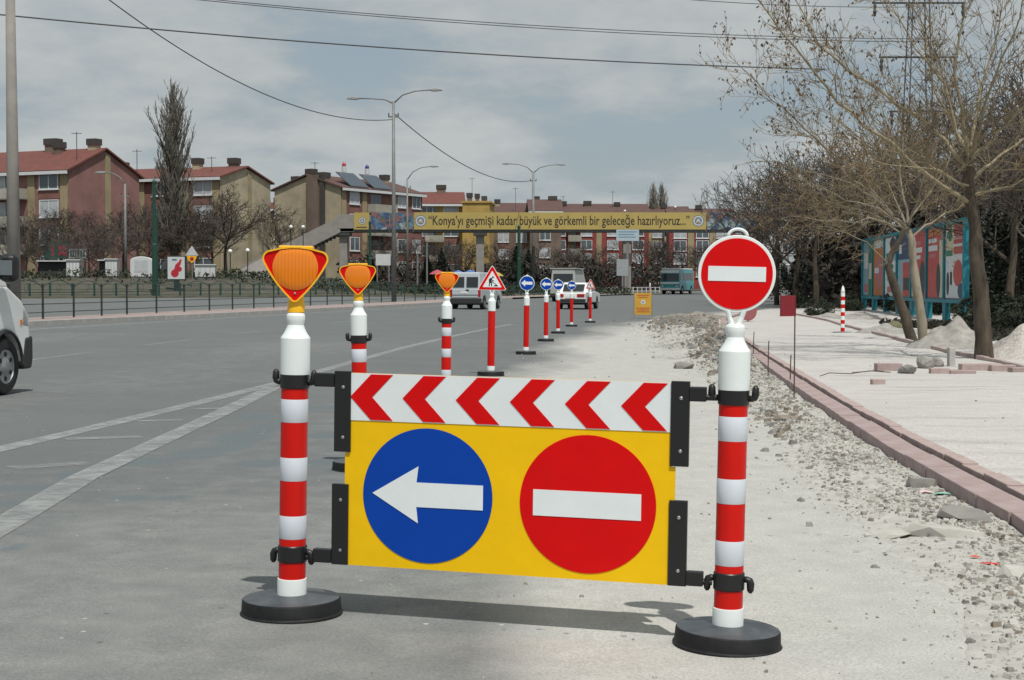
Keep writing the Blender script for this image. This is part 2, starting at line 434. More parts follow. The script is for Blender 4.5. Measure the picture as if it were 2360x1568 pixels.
# ---------------------------------------------------------------- rubble along the kerb
M_rub = [mat('rubble_pale', (.36, .35, .31), .95, col2=(.50, .49, .45), scale=6, world=True), mat('rubble_grey', (.17, .165, .15), .95, col2=(.30, .29, .27), scale=5, world=True), mat('rubble_brown', (.17, .145, .115), .95, col2=(.26, .22, .18), scale=5, world=True)]
M_heap = mat('heap_earth', (.15, .135, .11), .97, col2=(.33, .31, .27), scale=2.2, bump=.8, detail=8, world=True, bdist=.05)
def chunk(mb, c, s, rng, flat=.6):
    """a broken stone: an octahedron-like lump with jittered corners"""
    a = rng.uniform(0, 6.28); ca, sa = math.cos(a), math.sin(a); vs = []
    for dx, dy, dz in ((-1, -1, -1), (1, -1, -1), (1, 1, -1), (-1, 1, -1), (-1, -1, 1), (1, -1, 1), (1, 1, 1), (-1, 1, 1)):
        k = .62 if dz > 0 else 1
        x = dx * s * rng.uniform(.35, 1) * k; y = dy * s * rng.uniform(.3, .85) * k; z = dz * s * flat * rng.uniform(.3, 1)
        vs.append((c[0] + x * ca - y * sa, c[1] + x * sa + y * ca, c[2] + z))
    mb.add(vs, [(3, 2, 1, 0), (4, 5, 6, 7), (0, 1, 5, 4), (1, 2, 6, 5), (2, 3, 7, 6), (3, 0, 4, 7)])
def strip_w(y): return interp([(2, .62), (6, .72), (8, .80), (10, .92), (13, .85), (17, .85), (24, 1.1), (30, 1.5), (40, 2.1), (50, 2.7), (70, 3.2)], y) * (1 + .28 * noise.noise(Vector((y * .8, 3, 0))) + .12 * noise.noise(Vector((y * 3.1, 7, 0))))
def rub_h(x, y):
    """height of the loose strip next to the kerb"""
    k = (kerb_x(y) - x) / strip_w(y)
    if k < 0 or k > 1: return 0.
    e = smooth01((1 - k) / .5)
    b = e * (.028 + .03 * noise.noise(Vector((x * 1.3, y * .9, 3))) + .014 * noise.noise(Vector((x * 5, y * 4, 3))))
    b += e * smooth01((y - 24) / 10) * smooth01((68 - y) / 15) * (.17 + .2 * noise.noise(Vector((x * .9, y * .45, 7))))
    return max(0., b)
rows = []
for y in ys_list(2.4, 70, .012, .09):
    kx = kerb_x(y); w = strip_w(y); rows.append([onG(kx - w * (1 - j / 27), y, rub_h(kx - w * (1 - j / 27), y) + .003 - (.02 if j == 0 else 0)) for j in range(28)])
o = sheet('rubble_strip', rows, mat('rubble_dirt', (.37, .36, .325), .97, col2=(.49, .48, .445), scale=9, bump=.6, detail=8, world=True, bdist=.02), kind='stuff')
tag(o, 'pale loose dirt and crushed stone lying along the red kerb', 'rubble')
rng = random.Random(5)
mbs = [MB(), MB(), MB()]
for _ in range(46000):
    y = 4.2 * math.exp(rng.random() * math.log(60 / 4.2)); w = strip_w(y); k = rng.random() ** .75
    x = kerb_x(y) - w * k * rng.uniform(.2, 1.0) * (1.4 if rng.random() < .07 else 1.0) - .02
    cl_ = noise.noise(Vector((x * 1.1, y * .6, 11)))
    if cl_ < -.2 and rng.random() < .75: continue
    s = rng.choice((.0032, .004, .005, .006, .007, .009, .012, .019)) * (1 + min(y, 40) / 20) * rng.uniform(.7, 1.3)
    chunk(mbs[rng.choices((0, 1, 2), (8, 2, .7))[0]], onG(x, y, rub_h(x, y) + s * .2), s, rng)
for _ in range(380):                                   # strays on the screed and the footway
    y = 4.4 * math.exp(rng.random() * 2); x = rng.uniform(-.6, kerb_x(y) - .8) if rng.random() < .7 else kerb_x(y) + rng.uniform(.5, 5)
    s = rng.choice((.004, .005, .007, .010)) * (1 + y / 20)
    b = foot_h(x, y) if x > kerb_x(y) else .0
    chunk(mbs[rng.choices((0, 1, 2), (3, 3, 1))[0]], onG(x, y, b + s * .3), s, rng)
for mb_, m_, lb in zip(mbs, M_rub, ('pale', 'grey', 'brown')):
    o = obj('crushed_stone', mb_, m_); tag(o, f'scattered {lb} broken stone chips along the red kerb', 'rubble', kind='stuff')
# bright scraps in the rubble
for i, (u, v, s, c, lb) in enumerate(((2275, 1325, .025, (.7, .04, .03), 'small red plastic scrap lying highest of the three in the rubble'), (2292, 1326, .016, (.7, .05, .03), 'tiny red plastic scrap right beside the highest red scrap'), (2245, 1300, .016, (.62, .1, .06), 'small red scrap at the upper left of the rubble scraps'),
                                  (2172, 1153, .05, (.3, .62, .5), 'pale green plastic wrapper lying in the rubble by the kerb'), (2135, 1148, .045, (.75, .55, .55), 'pink and white paper scrap beside the green wrapper'), (2140, 1228, .03, (.2, .42, .6), 'blue plastic scrap beside a broken slab in the rubble'))):
    p = G(u, v); mb = MB(); r_ = random.Random(i)
    n = 7; ring = [(s * r_.uniform(.6, 1.3) * math.cos(6.283 * k / n) * 1.5, s * r_.uniform(.6, 1.2) * math.sin(6.283 * k / n), s * r_.uniform(.0, .55)) for k in range(n)]
    mb.add(ring + [(0, 0, s * .5)] + [(a, b, c_ - .003) for a, b, c_ in ring], [(k, (k + 1) % n, n) for k in range(n)] + [(k, (k + 1) % n, n + 1 + (k + 1) % n, n + 1 + k) for k in range(n)])
    o = obj('plastic_scrap', mb, mat(f'scrap_{i}', c, .5, .1)); o.location = (p.x, p.y, gz(p.x, p.y) + rub_h(p.x, p.y) + .012); tag(o, lb, 'litter')
def slab(u, v, L, Wd, T, rz, tilt, m, lb, seed, dz=0., cat='stone', name='broken_slab', frag=7):
    r_ = random.Random(seed); bm = bmesh.new()
    for k in range(26):
        a = r_.uniform(0, 6.283); q = r_.uniform(.55, 1) ; zt_ = r_.choice((0, 1, 1, .55))
        bm.verts.new((L / 2 * math.cos(a) * q * (1 - .2 * zt_), Wd / 2 * math.sin(a) * q * (1 - .2 * zt_), T * (zt_ + r_.uniform(-.18, .18))))
    h_ = bmesh.ops.convex_hull(bm, input=bm.verts); bmesh.ops.delete(bm, geom=[e for e in h_['geom_interior'] if isinstance(e, bmesh.types.BMVert)], context='VERTS')
    me = bpy.data.meshes.new(name); bm.to_mesh(me); bm.free()
    p = G(u, v); o = obj(name, me, m); o.location = (p.x, p.y, gz(p.x, p.y) + rub_h(p.x, p.y) - T * .15 + dz); o.rotation_euler = (tilt, tilt * .6, rz); tag(o, lb, cat); return o
slab(2120, 1130, .30, .2, .075, .5, .12, M_rub[1], 'thick grey concrete lump half buried in rubble against the kerb', 1)
slab(2220, 1215, .46, .24, .07, -.6, .08, M_rub[1], 'large flat grey slab in the rubble below the green wrapper', 2)
slab(2180, 1245, .55, .12, .05, -.3, .1, M_rub[0], 'long pale splinter of concrete beside the blue scrap', 3)
slab(2075, 1240, .34, .22, .035, .2, .05, M_rub[0], 'flat pale grey slab at the left edge of the rubble', 4)
slab(2330, 1350, .26, .16, .06, .9, .1, M_rub[0], 'pale broken block in the rubble at the right picture edge', 5)
slab(1810, 975, .34, .2, .06, .3, .1, M_rub[2], 'brownish flat stone in the rubble beside the right post', 6)
slab(1580, 850, .5, .3, .12, .3, .1, M_rub[1], 'lone dark stone lying on the pale screed behind the panel', 7)
slab(2035, 1035, .3, .15, .06, .7, .1, M_rub[2], 'dark stone at the lower left of the rubble strip', 8)

def heap(name, cx, cy, rx, ry, h, m, lb, seed, rough=.25, base=0., peak=(0, 0), sharp=1.25, n=44):
    vs = []; fs = []
    for i in range(n):
        for j in range(n):
            a = i / (n - 1) * 2 - 1; b = j / (n - 1) * 2 - 1
            x = cx + a * rx; y = cy + b * ry
            r_ = math.hypot(a - peak[0] * (1 - math.hypot(a, b)), b - peak[1] * (1 - math.hypot(a, b)))
            k = max(0, 1 - r_ * (1 + .22 * noise.noise(Vector((a * 1.5 + seed, b * 1.5, 1)))))
            z = h * (k ** sharp) * (1 + rough * noise.noise(Vector((a * 3 + seed, b * 3, 4)))) + rough * .22 * h * noise.noise(Vector((a * 9, b * 9 + seed, 2))) * min(1, k * 5)
            vs.append(Vector((a * rx, b * ry, gz(x, y) + base + z - .05 - gz(cx, cy))))
    for i in range(n - 1):
        for j in range(n - 1): fs.append((i * n + j, (i + 1) * n + j, (i + 1) * n + j + 1, i * n + j + 1))
    mb = MB(); mb.v = vs; mb.f = fs
    o = obj(name, mb, m, smooth=True); o.location = (cx, cy, gz(cx, cy)); tag(o, lb, 'heap'); return o
M_sand = mat('grey_sand', (.22, .21, .19), .97, col2=(.39, .375, .345), scale=5, bump=.7, detail=8, world=True, bdist=.03)
M_gravel = mat('pale_gravel', (.36, .33, .30), .97, col2=(.58, .545, .50), scale=22, bump=1, detail=3, world=True, bdist=.03)
c = G(2190, 812); heap('sand_heap', c.x, c.y, 1.25, 1.2, .74, M_sand, 'pointed grey sand heap below the billboard between two tree trunks', 1, base=.06, peak=(.1, 0), sharp=1.05)
c = G(2345, 838); heap('gravel_heap', c.x + .2, c.y, 1.05, 1.0, .80, M_gravel, 'pale pinkish gravel heap right of the big tree trunk', 2, rough=.12, base=.06, sharp=1.0)
c = G(2045, 776); heap('sand_heap', c.x, c.y, 1.5, 1.4, .40, M_sand, 'low grey sand heap left of the leaning trunk', 3, base=.06)
c = G(1985, 741); heap('sand_heap', c.x, c.y, 1.8, 1.4, .42, M_sand, 'far grey sand heap left of the billboard legs', 4, base=.06)
c = G(1905, 737); heap('sand_heap', c.x, c.y, 1.5, 1.2, .30, M_sand, 'small flat sand heap behind the striped bollard', 6, base=.06)
c = G(1640, 762); heap('earth_heap', c.x - .2, c.y, 1.9, 4.5, .45, M_heap, 'long brown earth heap on the road side beside the round sign', 7, rough=.6)
c = G(1600, 737); heap('earth_heap', c.x, c.y, 2.3, 4.0, .42, M_heap, 'far heap of dug up earth and stones behind the round sign', 8, rough=.7)
rng = random.Random(17); mb = MB(); mb2 = MB()
for (u, v, su, sv, n_) in ((1570, 755, 60, 10, 220), (1640, 775, 50, 22, 320), (1650, 810, 40, 25, 260), (1540, 762, 40, 8, 80), (1690, 850, 40, 25, 200), (1800, 960, 50, 50, 140)):
    for _ in range(n_):
        p = G(u + rng.gauss(0, su * .6), v + rng.gauss(0, sv * .6))
        if p.x > kerb_x(p.y) - .1: continue
        s = rng.uniform(.03, .11) * (1 if p.y > 24 else .6); chunk(mb if rng.random() < .5 else mb2, (p.x, p.y, p.z + rub_h(p.x, p.y) + s * .25 + (.12 if 40 < p.y < 64 else 0)), s, rng)
tag(obj('broken_asphalt', mb, M_rub[1]), 'heaped grey asphalt and stone fragments in front of the earth heaps', 'rubble', kind='stuff')
tag(obj('broken_asphalt', mb2, M_rub[2]), 'heaped brown stone fragments in front of the earth heaps', 'rubble', kind='stuff')

# bricks, blocks and stones lying on the footway
def block(u, v, L, Wd, T, rz, m, lb, name='paving_brick', cat='brick', dz=0., tilt=0.):
    p = G(u, v, .1); o = obj(name, MB().box(-L / 2, L / 2, -Wd / 2, Wd / 2, 0, T), m, bevel=.012); o.location = (p.x, p.y, gz(p.x, p.y) + foot_h(p.x, p.y) - .012 + dz); o.rotation_euler = (tilt, 0, rz); tag(o, lb, cat); return o
block(2023, 884, .19, .11, .085, .1, M_redk2, 'single small red brick lying alone on the pale footway')
block(2047, 853, .42, .2, .13, .05, M_redk, 'red kerb block at the left end of the row by the trees')
block(2165, 861, .30, .2, .10, -.1, M_redk2, 'short pink block in front of the round grey stone')
block(2215, 862, .42, .2, .07, .1, M_redk, 'thin dark red block lying between the stones and the trunk')
block(2255, 854, .62, .2, .125, .05, M_redk2, 'long pink kerb block left of the big tree foot')
block(2310, 856, .40, .2, .12, -.04, M_redk2, 'orange pink kerb block right in front of the big trunk')
block(2352, 858, .36, .2, .09, .1, M_redk, 'dull red kerb block nearest the right picture edge')
block(2192, 846, .12, .09, .34, .3, mat('pale_block', (.42, .41, .38), .9), 'small upright pale concrete block left of the big trunk', 'concrete_block', 'block')
def stone(u, v, s, m, lb, seed, tilt=.3):
    r_ = random.Random(seed); bm = bmesh.new(); bmesh.ops.create_icosphere(bm, subdivisions=2, radius=1)
    for v_ in bm.verts:
        k = 1 + .22 * noise.noise(v_.co * 1.6 + Vector((seed, 0, 0))); v_.co = Vector((v_.co.x * s[0] * k, v_.co.y * s[1] * k, v_.co.z * s[2] * k))
    me = bpy.data.meshes.new('field_stone'); bm.to_mesh(me); bm.free()
    p = G(u, v, .1); o = obj('field_stone', me, m); o.location = (p.x, p.y, gz(p.x, p.y) + foot_h(p.x, p.y) + s[2] * .6); o.rotation_euler = (tilt * .4, tilt, r_.uniform(0, 3)); tag(o, lb, 'stone')
stone(2132, 850, (.2, .14, .13), M_sand, 'large round grey stone leaning on others by the trees', 3, .5)
stone(2090, 860, (.2, .13, .08), M_rub[1], 'flat dark grey stone right of the left red block', 5)
stone(2158, 846, (.16, .12, .1), M_rub[1], 'dark stone behind the round grey stone', 8)
stone(2062, 768, (.3, .25, .22), mat('mossy_stone', (.12, .11, .06), .95, col2=(.2, .19, .12), scale=5), 'mossy brown boulder on the low sand heap', 9)
# reinforcing rods with a string line
M_rod = mat('rusty_rod', (.09, .06, .045), .8)
for u, v0, v1, lb in ((1830, 905, 728, 'tallest thin steel rod standing in the red kerb'), (1770, 858, 786, 'short thin steel rod at the kerb right of the round sign'), (1821, 878, 818, 'short dark steel pin beside the tall rod'), (1736, 818, 765, 'thin pin in the kerb half hidden by the white cap')):
    p = G(u, v0, .1); t = at(u + 2, v1, p.y); o = obj('steel_rod', MB().tube([(0, 0, -.15), (.004, 0, (t.z - p.z) * .5), (t.x - p.x, 0, t.z - p.z)], .0085, 6), M_rod); o.location = p; tag(o, lb, 'rod')
# bent wire lying on the bedding
p = G(1930, 868, .1); o = obj('bent_wire', MB().tube([(0, 0, .03), (.2, .3, .06), (.5, .25, .05), (.85, .5, .08), (1.2, .62, .05), (1.0, .75, .07), (.6, .55, .05)], .007, 5), M_rod); o.location = (p.x - .3, p.y - .2, gz(p.x, p.y) + foot_h(p.x, p.y) + .0); tag(o, 'bent rusty wire lying on the footway bedding', 'wire')
# ================================================================== BARRICADE AND POSTS
def plastic(name, col, rough=.35, **k): return mat(name, col, rough, k.pop('var', .04), k.pop('scale', 3), **k)
M_white = plastic('white_plastic', (.80, .855, .845), .36, var=.04, scale=9, detail=10)
M_wrefl = plastic('white_reflective_film', (.62, .66, .72), .32, var=.05, scale=4)
M_red = plastic('red_reflective_film', (.66, .004, .005), .42, spec=.15, var=.06, scale=5)
M_redtube = plastic('red_tube', (.60, .008, .004), .4, spec=.25, var=.07, scale=6)
M_black = plastic('black_plastic', (.012, .012, .013), .42)
M_rubber = mat('black_rubber', (.006, .006, .007), .66, col2=(.018, .019, .02), scale=14, bump=.3, detail=8, spec=.3)
M_rubtop = mat('dusty_rubber', (.014, .02, .028), .40, col2=(.085, .092, .10), scale=9, bump=.2, detail=8, spec=.7)
M_yellow = plastic('yellow_board', (.88, .53, .004), .42, spec=.2, var=.05, scale=6, detail=10)
M_yelpl = plastic('yellow_plastic', (.92, .50, .012), .35)
M_blue = plastic('blue_film', (.003, .055, .37), .42, spec=.15, var=.06)
M_wfilm = plastic('white_film', (.76, .81, .82), .34, var=.035, scale=7, detail=10)
M_bolt = mat('zinc_bolt', (.5, .5, .5), .35, metal=1)
M_bsil = plastic('black_film', (.01, .01, .01), .5)
# amber lens with moulded vertical ribs
ml = bpy.data.materials.new('amber_lens'); ml.use_nodes = True
b_ = ml.node_tree.nodes['Principled BSDF']; b_.inputs['Base Color'].default_value = (.80, .20, .004, 1); b_.inputs['Roughness'].default_value = .16
b_.inputs['Coat Weight'].default_value = .6; b_.inputs['Coat Roughness'].default_value = .08
tx = ml.node_tree.nodes.new('ShaderNodeTexCoord'); wv = ml.node_tree.nodes.new('ShaderNodeTexWave'); wv.bands_direction = 'X'; wv.inputs['Scale'].default_value = 22; wv.inputs['Distortion'].default_value = .4
bu = ml.node_tree.nodes.new('ShaderNodeBump'); bu.inputs['Strength'].default_value = .35; bu.inputs['Distance'].default_value = .003
ml.node_tree.links.new(tx.outputs['Object'], wv.inputs['Vector']); ml.node_tree.links.new(wv.outputs['Fac'], bu.inputs['Height']); ml.node_tree.links.new(bu.outputs[0], b_.inputs['Normal'])
mxl = ml.node_tree.nodes.new('ShaderNodeMix'); mxl.data_type = 'RGBA'; mxl.inputs[6].default_value = (.78, .195, .002, 1); mxl.inputs[7].default_value = (.84, .232, .005, 1)
ml.node_tree.links.new(wv.outputs['Fac'], mxl.inputs[0]); ml.node_tree.links.new(mxl.outputs[2], b_.inputs['Base Color'])
M_lens = ml

RT = .0557
def tri_outline(k=1.0, n=9):
    """rounded lamp outline, point down; k insets it (metres)"""
    pts = []
    cs = ((-.100, .178, .034), (0, .022, .020), (.100, .178, .034))       # corner centres and radii
    arcs = ((95, 205), (208, 332), (-25, 85))
    for (cx, cz, r), (a0, a1) in zip(cs, arcs):
        r2 = max(.004, r - k)
        for i in range(n):
            a = R(a0 + (a1 - a0) * i / (n - 1)); pts.append((cx + r2 * math.cos(a), cz + r2 * math.sin(a)))
    # gently convex sides and crowned top
    out = []
    for i, (a, b) in enumerate(pts):
        out.append((a, b))
        if i in (n - 1, 2 * n - 1):
            c, d = pts[i + 1]; L_ = math.hypot(c - a, d - b); nx, nz = (d - b) / L_, -(c - a) / L_
            if nx * ((a + c) / 2) < 0: nx, nz = -nx, -nz
            out += [(lerp(a, c, t) + nx * .0085 * 4 * t * (1 - t), lerp(b, d, t) + nz * .0085 * 4 * t * (1 - t)) for t in (.2, .4, .6, .8)]
    for t in (.2, .4, .6, .8):
        x = lerp(.1, -.1, t); out.append((x, .2115 + .0165 * (1 - (x / .1) ** 2) - k))
    return out
def lamp(parent, z):
    h = obj('lamp_housing', MB().prism(tri_outline(0), -.030, .045, lambda a, b, d: (a * (1 if d < 0 else .8), d, .0 + (b if d < 0 else .02 + b * .84))), M_yelpl, parent, bevel=.006); h.location = (0, 0, z)
    rim = MB(); o1 = tri_outline(-.001); o2 = tri_outline(.0055); n = len(o1)
    for yy, fl in ((-.040, 0), (-.026, 1)):
        rim.add([(a, yy, b) for a, b in o1] + [(a, yy, b) for a, b in o2], [(i, (i + 1) % n, n + (i + 1) % n, n + i) for i in range(n)])
    rim.f += [(i, (i + 1) % n, 2 * n + (i + 1) % n, 2 * n + i) for i in range(n)] + [(n + i, n + (i + 1) % n, 3 * n + (i + 1) % n, 3 * n + i) for i in range(n)]
    obj('rim', rim, M_yelpl, h)
    obj('top_tab', MB().box(-.07, .07, -.034, .02, .220, .2325), M_yelpl, h, bevel=.005)
    obj('reflector', MB().prism(tri_outline(.005), -.034, -.028), M_red, h)
    mb = MB(); cz, rr = .1435, .0935; rings = 7; n = 60; lim = tri_outline(.0075)
    def reach(a):
        dx, dz = math.cos(a), math.sin(a); best = rr
        for (ax, az), (bx_, bz_) in zip(lim, lim[1:] + lim[:1]):
            ex_, ez_ = bx_ - ax, bz_ - az; den = dx * ez_ - dz * ex_
            if abs(den) < 1e-9: continue
            t = ((ax) * ez_ - (az - cz) * ex_) / den; s_ = ((ax) * dz - (az - cz) * dx) / den
            if t > 0 and -1e-6 <= s_ <= 1 + 1e-6: best = min(best, t)
        return best
    RE = [reach(6.28319 * k / n) for k in range(n)]
    vs = []
    for i in range(rings + 1):
        t = i / rings
        for k in range(n):
            a = 6.28319 * k / n; r_ = RE[k] * t; x = r_ * math.cos(a); zz_ = cz + r_ * math.sin(a)
            vs.append((x, -.036 - .010 * math.sqrt(max(0, 1 - t * t)), zz_))
    mb.add(vs, [(i * n + k, i * n + (k + 1) % n, (i + 1) * n + (k + 1) % n, (i + 1) * n + k) for i in range(rings) for k in range(n)])
    obj('lens', mb, M_lens, h, smooth=True)
    for sx, sz in ((-.078, .165), (0, .037)): obj('screw', MB().lathe([(.0045, 0), (.0045, .004), (.002, .006)], 10, M=Matrix.Translation((sx, -.034, sz)) @ Matrix.Rotation(R(90), 4, 'X')), M_bolt, h)
    obj('collar', MB().lathe([(.034, -.042), (.036, -.040), (.036, -.006), (.030, .012), (.034, .05), (.02, .07)], 24, c=(0, .006, 0)), M_yelpl, h, smooth=True, auto=40)
    obj('gasket', MB().lathe([(.028, -.052), (.028, -.040)], 20, c=(0, .006, 0)), M_black, h)
    return h
BASEP = [(.2125, 0), (.2125, .006), (.207, .012), (.2035, .060), (.200, .066), (.16, .070), (.075, .080), (.066, .0805)]
def post(name, label, cat, loc, lean=(0, 0), bands=True, clamps=True, lower=True, group=None, rz=0, base_tilt=(0, 0), scale=1., cap_top=True, clampdir=0.):
    t = thing(name, label, cat, loc, (lean[0], lean[1], rz), group, scale)
    bs = obj('base', MB().lathe(BASEP[:5] + [(.199, .0665)], 56, capt=False), M_rubber, t, smooth=True, auto=35)
    bs.rotation_euler = (base_tilt[0] - lean[0], base_tilt[1] - lean[1], 0)
    tp = obj('base_top', MB().lathe([(.199, .0664), (.19, .0675), (.16, .070), (.10, .0775), (.062, .081)], 56, capb=False), M_rubtop, bs, smooth=True)
    obj('foot', MB().lathe([(.0605, .07), (.0605, .140), (.0595, .147), (.0556, .148)], 40), M_white, t, smooth=True, auto=35)
    obj('tube', MB().lathe([(RT, .14), (RT, 1.01)], 40), M_redtube, t, smooth=True, auto=35)
    if bands:
        for z0, z1 in ((.315, .411), (.556, .652), (.798, .893)):
            obj('reflective_band', MB().lathe([(RT + .0003, z0), (RT + .0008, z0 + .001), (RT + .0008, z1 - .001), (RT + .0003, z1)], 40), M_wrefl, t, smooth=True, auto=35)
    obj('cap', MB().lathe([(.0575, .99), (.0608, .995), (.0612, 1.000), (.0612, 1.144), (.0585, 1.150), (.0490, 1.163), (.0415, 1.177), (.0360, 1.190), (.0335, 1.199), (.0350, 1.206), (.0375, 1.216), (.0390, 1.226), (.0380, 1.238), (.033, 1.247), (.022, 1.251)], 44), M_white, t, smooth=True, auto=24)
    if clamps:
        for z0, z1, on, up in ((.937, 1.003, True, 1), (.217, .286, lower, -1)):
            if not on: continue
            c_ = obj('clamp', MB().lathe([(.0575, z0), (.0605, z0 + .004), (.0605, z1 - .004), (.0575, z1)], 40), M_black, t, smooth=True, auto=35)
            for sx in (-1, 1):
                zc = (z0 + z1) / 2 - .008 * up
                m_ = MB().tube([(sx * .055, 0, zc), (sx * .070, 0, zc), (sx * .080, 0, zc + .004 * up), (sx * .084, 0, zc + .016 * up), (sx * .084, 0, zc + .042 * up), (sx * .0835, 0, zc + .052 * up)], [.012, .013, .0145, .0155, .0135, .006], 8)
                hk = obj('hook', m_, M_black, c_, smooth=True); hk.rotation_euler = (0, 0, clampdir)
    return t
def sign_disc(parent, z, r, face, kind, name='sign_disc', stalk=True, loop=True, M=None):
    d = obj(name, MB().prism(circle(0, 0, r, 64), -.008, .008), M_white, parent, bevel=.003); d.location = (0, 0, z)
    obj('sign_face', MB().prism(circle(0, 0, r * .918, 64), -.0105, -.0075), face, d)
    if kind == 'bar':
        obj('white_bar', MB().box(-r * .74, r * .74, -.0125, -.0100, -r * .19, r * .19), M_wfilm, d)
    else:
        s = r / .15
        obj('arrow', MB().prism([(-.118 * s, 0), (-.035 * s, .068 * s), (-.038 * s, .030 * s), (.108 * s, .030 * s), (.108 * s, -.030 * s), (-.038 * s, -.030 * s), (-.035 * s, -.068 * s)], -.0125, -.0100), M_wfilm, d)
    if loop:
        obj('handle', MB().tube([(r * .24 * 1.02 * math.cos(a), 0, r * .965 + r * .19 * math.sin(a)) for a in [math.pi * k / 12 for k in range(13)]], .0062, 8), M_white, d, smooth=True)
    else:
        obj('handle', MB().prism([(-r * .35, r * .93), (r * .35, r * .93), (0, r * 1.16)], -.006, .006), M_white, d)
    if stalk:
        mb = MB()
        for sx in (-1, 1):
            mb.tube([(sx * .030, 0, -r * .955), (sx * .024, 0, -r - .018), (sx * .014, 0, -r - .045), (sx * .010, 0, -r - .062)], [.012, .0095, .0105, .013], 8)
        obj('stalk', mb.box(-.022, .022, -.008, .008, -r - .075, -r - .055), M_white, d, smooth=False)
    return d

L0 = G(672, 1413); R0 = G(1676, 1486)
LEAN = R(1.15)
pl = post('delineator_post', 'red and white banded post with amber lamp nearest the camera, left of the panel', 'post', L0, (R(.3), LEAN), clampdir=-.25)
h = lamp(pl, 1.292)
pr = post('delineator_post', 'red and white banded post carrying the large round no entry sign', 'post', R0, (R(.2), LEAN), base_tilt=(R(.3), R(2.4)), scale=.992, clampdir=-.25)
d = sign_disc(pr, 1.443, .1495, M_red, 'bar', loop=True)
d.rotation_euler = (0, R(.2), R(-3))
# two further lamp posts
for (u, Y, lb) in ((829, 11.2, 'red and white banded post with amber lamp, second in the row'), (1027, 17.3, 'red and white banded post with amber lamp, third and smallest lamp')):
    x = (u - 1180) / F * Y
    t = post('delineator_post', lb, 'post', onG(x, Y), (0, R(-.4) if u < 900 else R(.7)), lower=False)
    lamp(t, 1.292)
tag(pl, group='posts with amber lamps')
for o in bpy.data.objects:
    if o.get('label', '').startswith('red and white banded post with amber'): o['group'] = 'posts with amber lamps'

# ---- the panel between the two front posts: local x along the row, z up, y away from the viewer
ex = (R0 - L0).normalized(); hx = Vector((ex.x, ex.y, 0)).normalized()
up = (Vector((0, 0, 1)) + hx * math.tan(R(1.2))); up = (up - ex * up.dot(ex)).normalized(); yy = up.cross(ex)
PM = Matrix(((ex.x, yy.x, up.x), (ex.y, yy.y, up.y), (ex.z, yy.z, up.z)))
pan = thing('barrier_panel', 'yellow barrier panel with blue arrow and red no entry discs under red white chevrons', 'barrier', L0)
pan.rotation_euler = PM.to_euler()
bd = obj('board', MB().prism([(.238, .55), (.238, .217), (1.58, .217), (1.58, .55), (1.592, .55), (1.592, .68), (1.578, .68), (1.578, 1.008), (.246, 1.008), (.246, .68), (.230, .68), (.230, .55)], -.002, .004), M_yellow, pan)
st = obj('chevron_strip', MB().box(.247, 1.577, -.0045, -.0024, .814, 1.0075), M_wfilm, pan)
for k in range(6):
    x0 = .2525 + k * .2245; hgt = .093; zc = .911; w_ = .094
    obj('chevron', MB().prism([(x0, zc), (x0 + .088, zc + hgt), (x0 + .088 + w_, zc + hgt), (x0 + w_, zc), (x0 + .088 + w_, zc - hgt), (x0 + .088, zc - hgt)], -.0066, -.0048), M_red, st)
db = obj('blue_disc', MB().prism(circle(.585, .518, .274, 72), -.0045, -.0024), M_blue, pan)
obj('arrow', MB().prism([(.352, .520), (.548, .637), (.540, .571), (.820, .571), (.820, .471), (.540, .471), (.548, .405)], -.0066, -.0048), M_wfilm, db)
dr = obj('red_disc', MB().prism(circle(1.246, .517, .274, 72), -.0045, -.0024), M_red, pan)
obj('white_bar', MB().box(1.027, 1.461, -.0066, -.0048, .463, .567), M_wfilm, dr)
for (x0, x1, z0, z1, zarm, side) in ((.184, .255, .683, 1.014, .976, -1), (.177, .248, .217, .550, .250, -1), (1.571, 1.643, .683, 1.014, .966, 1), (1.571, 1.642, .217, .550, .250, 1)):
    br = obj('bracket', MB().box(x0, x1, -.012, .012, z0, z1), M_black, pan, bevel=.002)
    for zz_ in (z0 + .06, z1 - .065):
        obj('bolt', MB().lathe([(.007, 0), (.007, .003), (.003, .005)], 12, M=Matrix.Translation(((x0 + x1) / 2 + .004, -.012, zz_)) @ Matrix.Rotation(R(90), 4, 'X')), M_bolt, br)
    xa, xb = ((.098, x0) if side < 0 else (x1, 1.708))
    obj('arm', MB().box(xa, xb, -.02, .016, zarm - .028, zarm + .028), M_black, br, bevel=.004)
    xe = xa - .014 if side < 0 else xb + .014
    obj('pin', MB().lathe([(.012, -.02), (.012, .02)], 10, M=Matrix.Translation((xe, 0, zarm - .012)) @ Matrix.Rotation(R(90), 4, 'Y')), M_black, br)
obj('white_spacer', MB().box(.175, .1835, -.016, .010, .955, 1.002), M_white, pan)

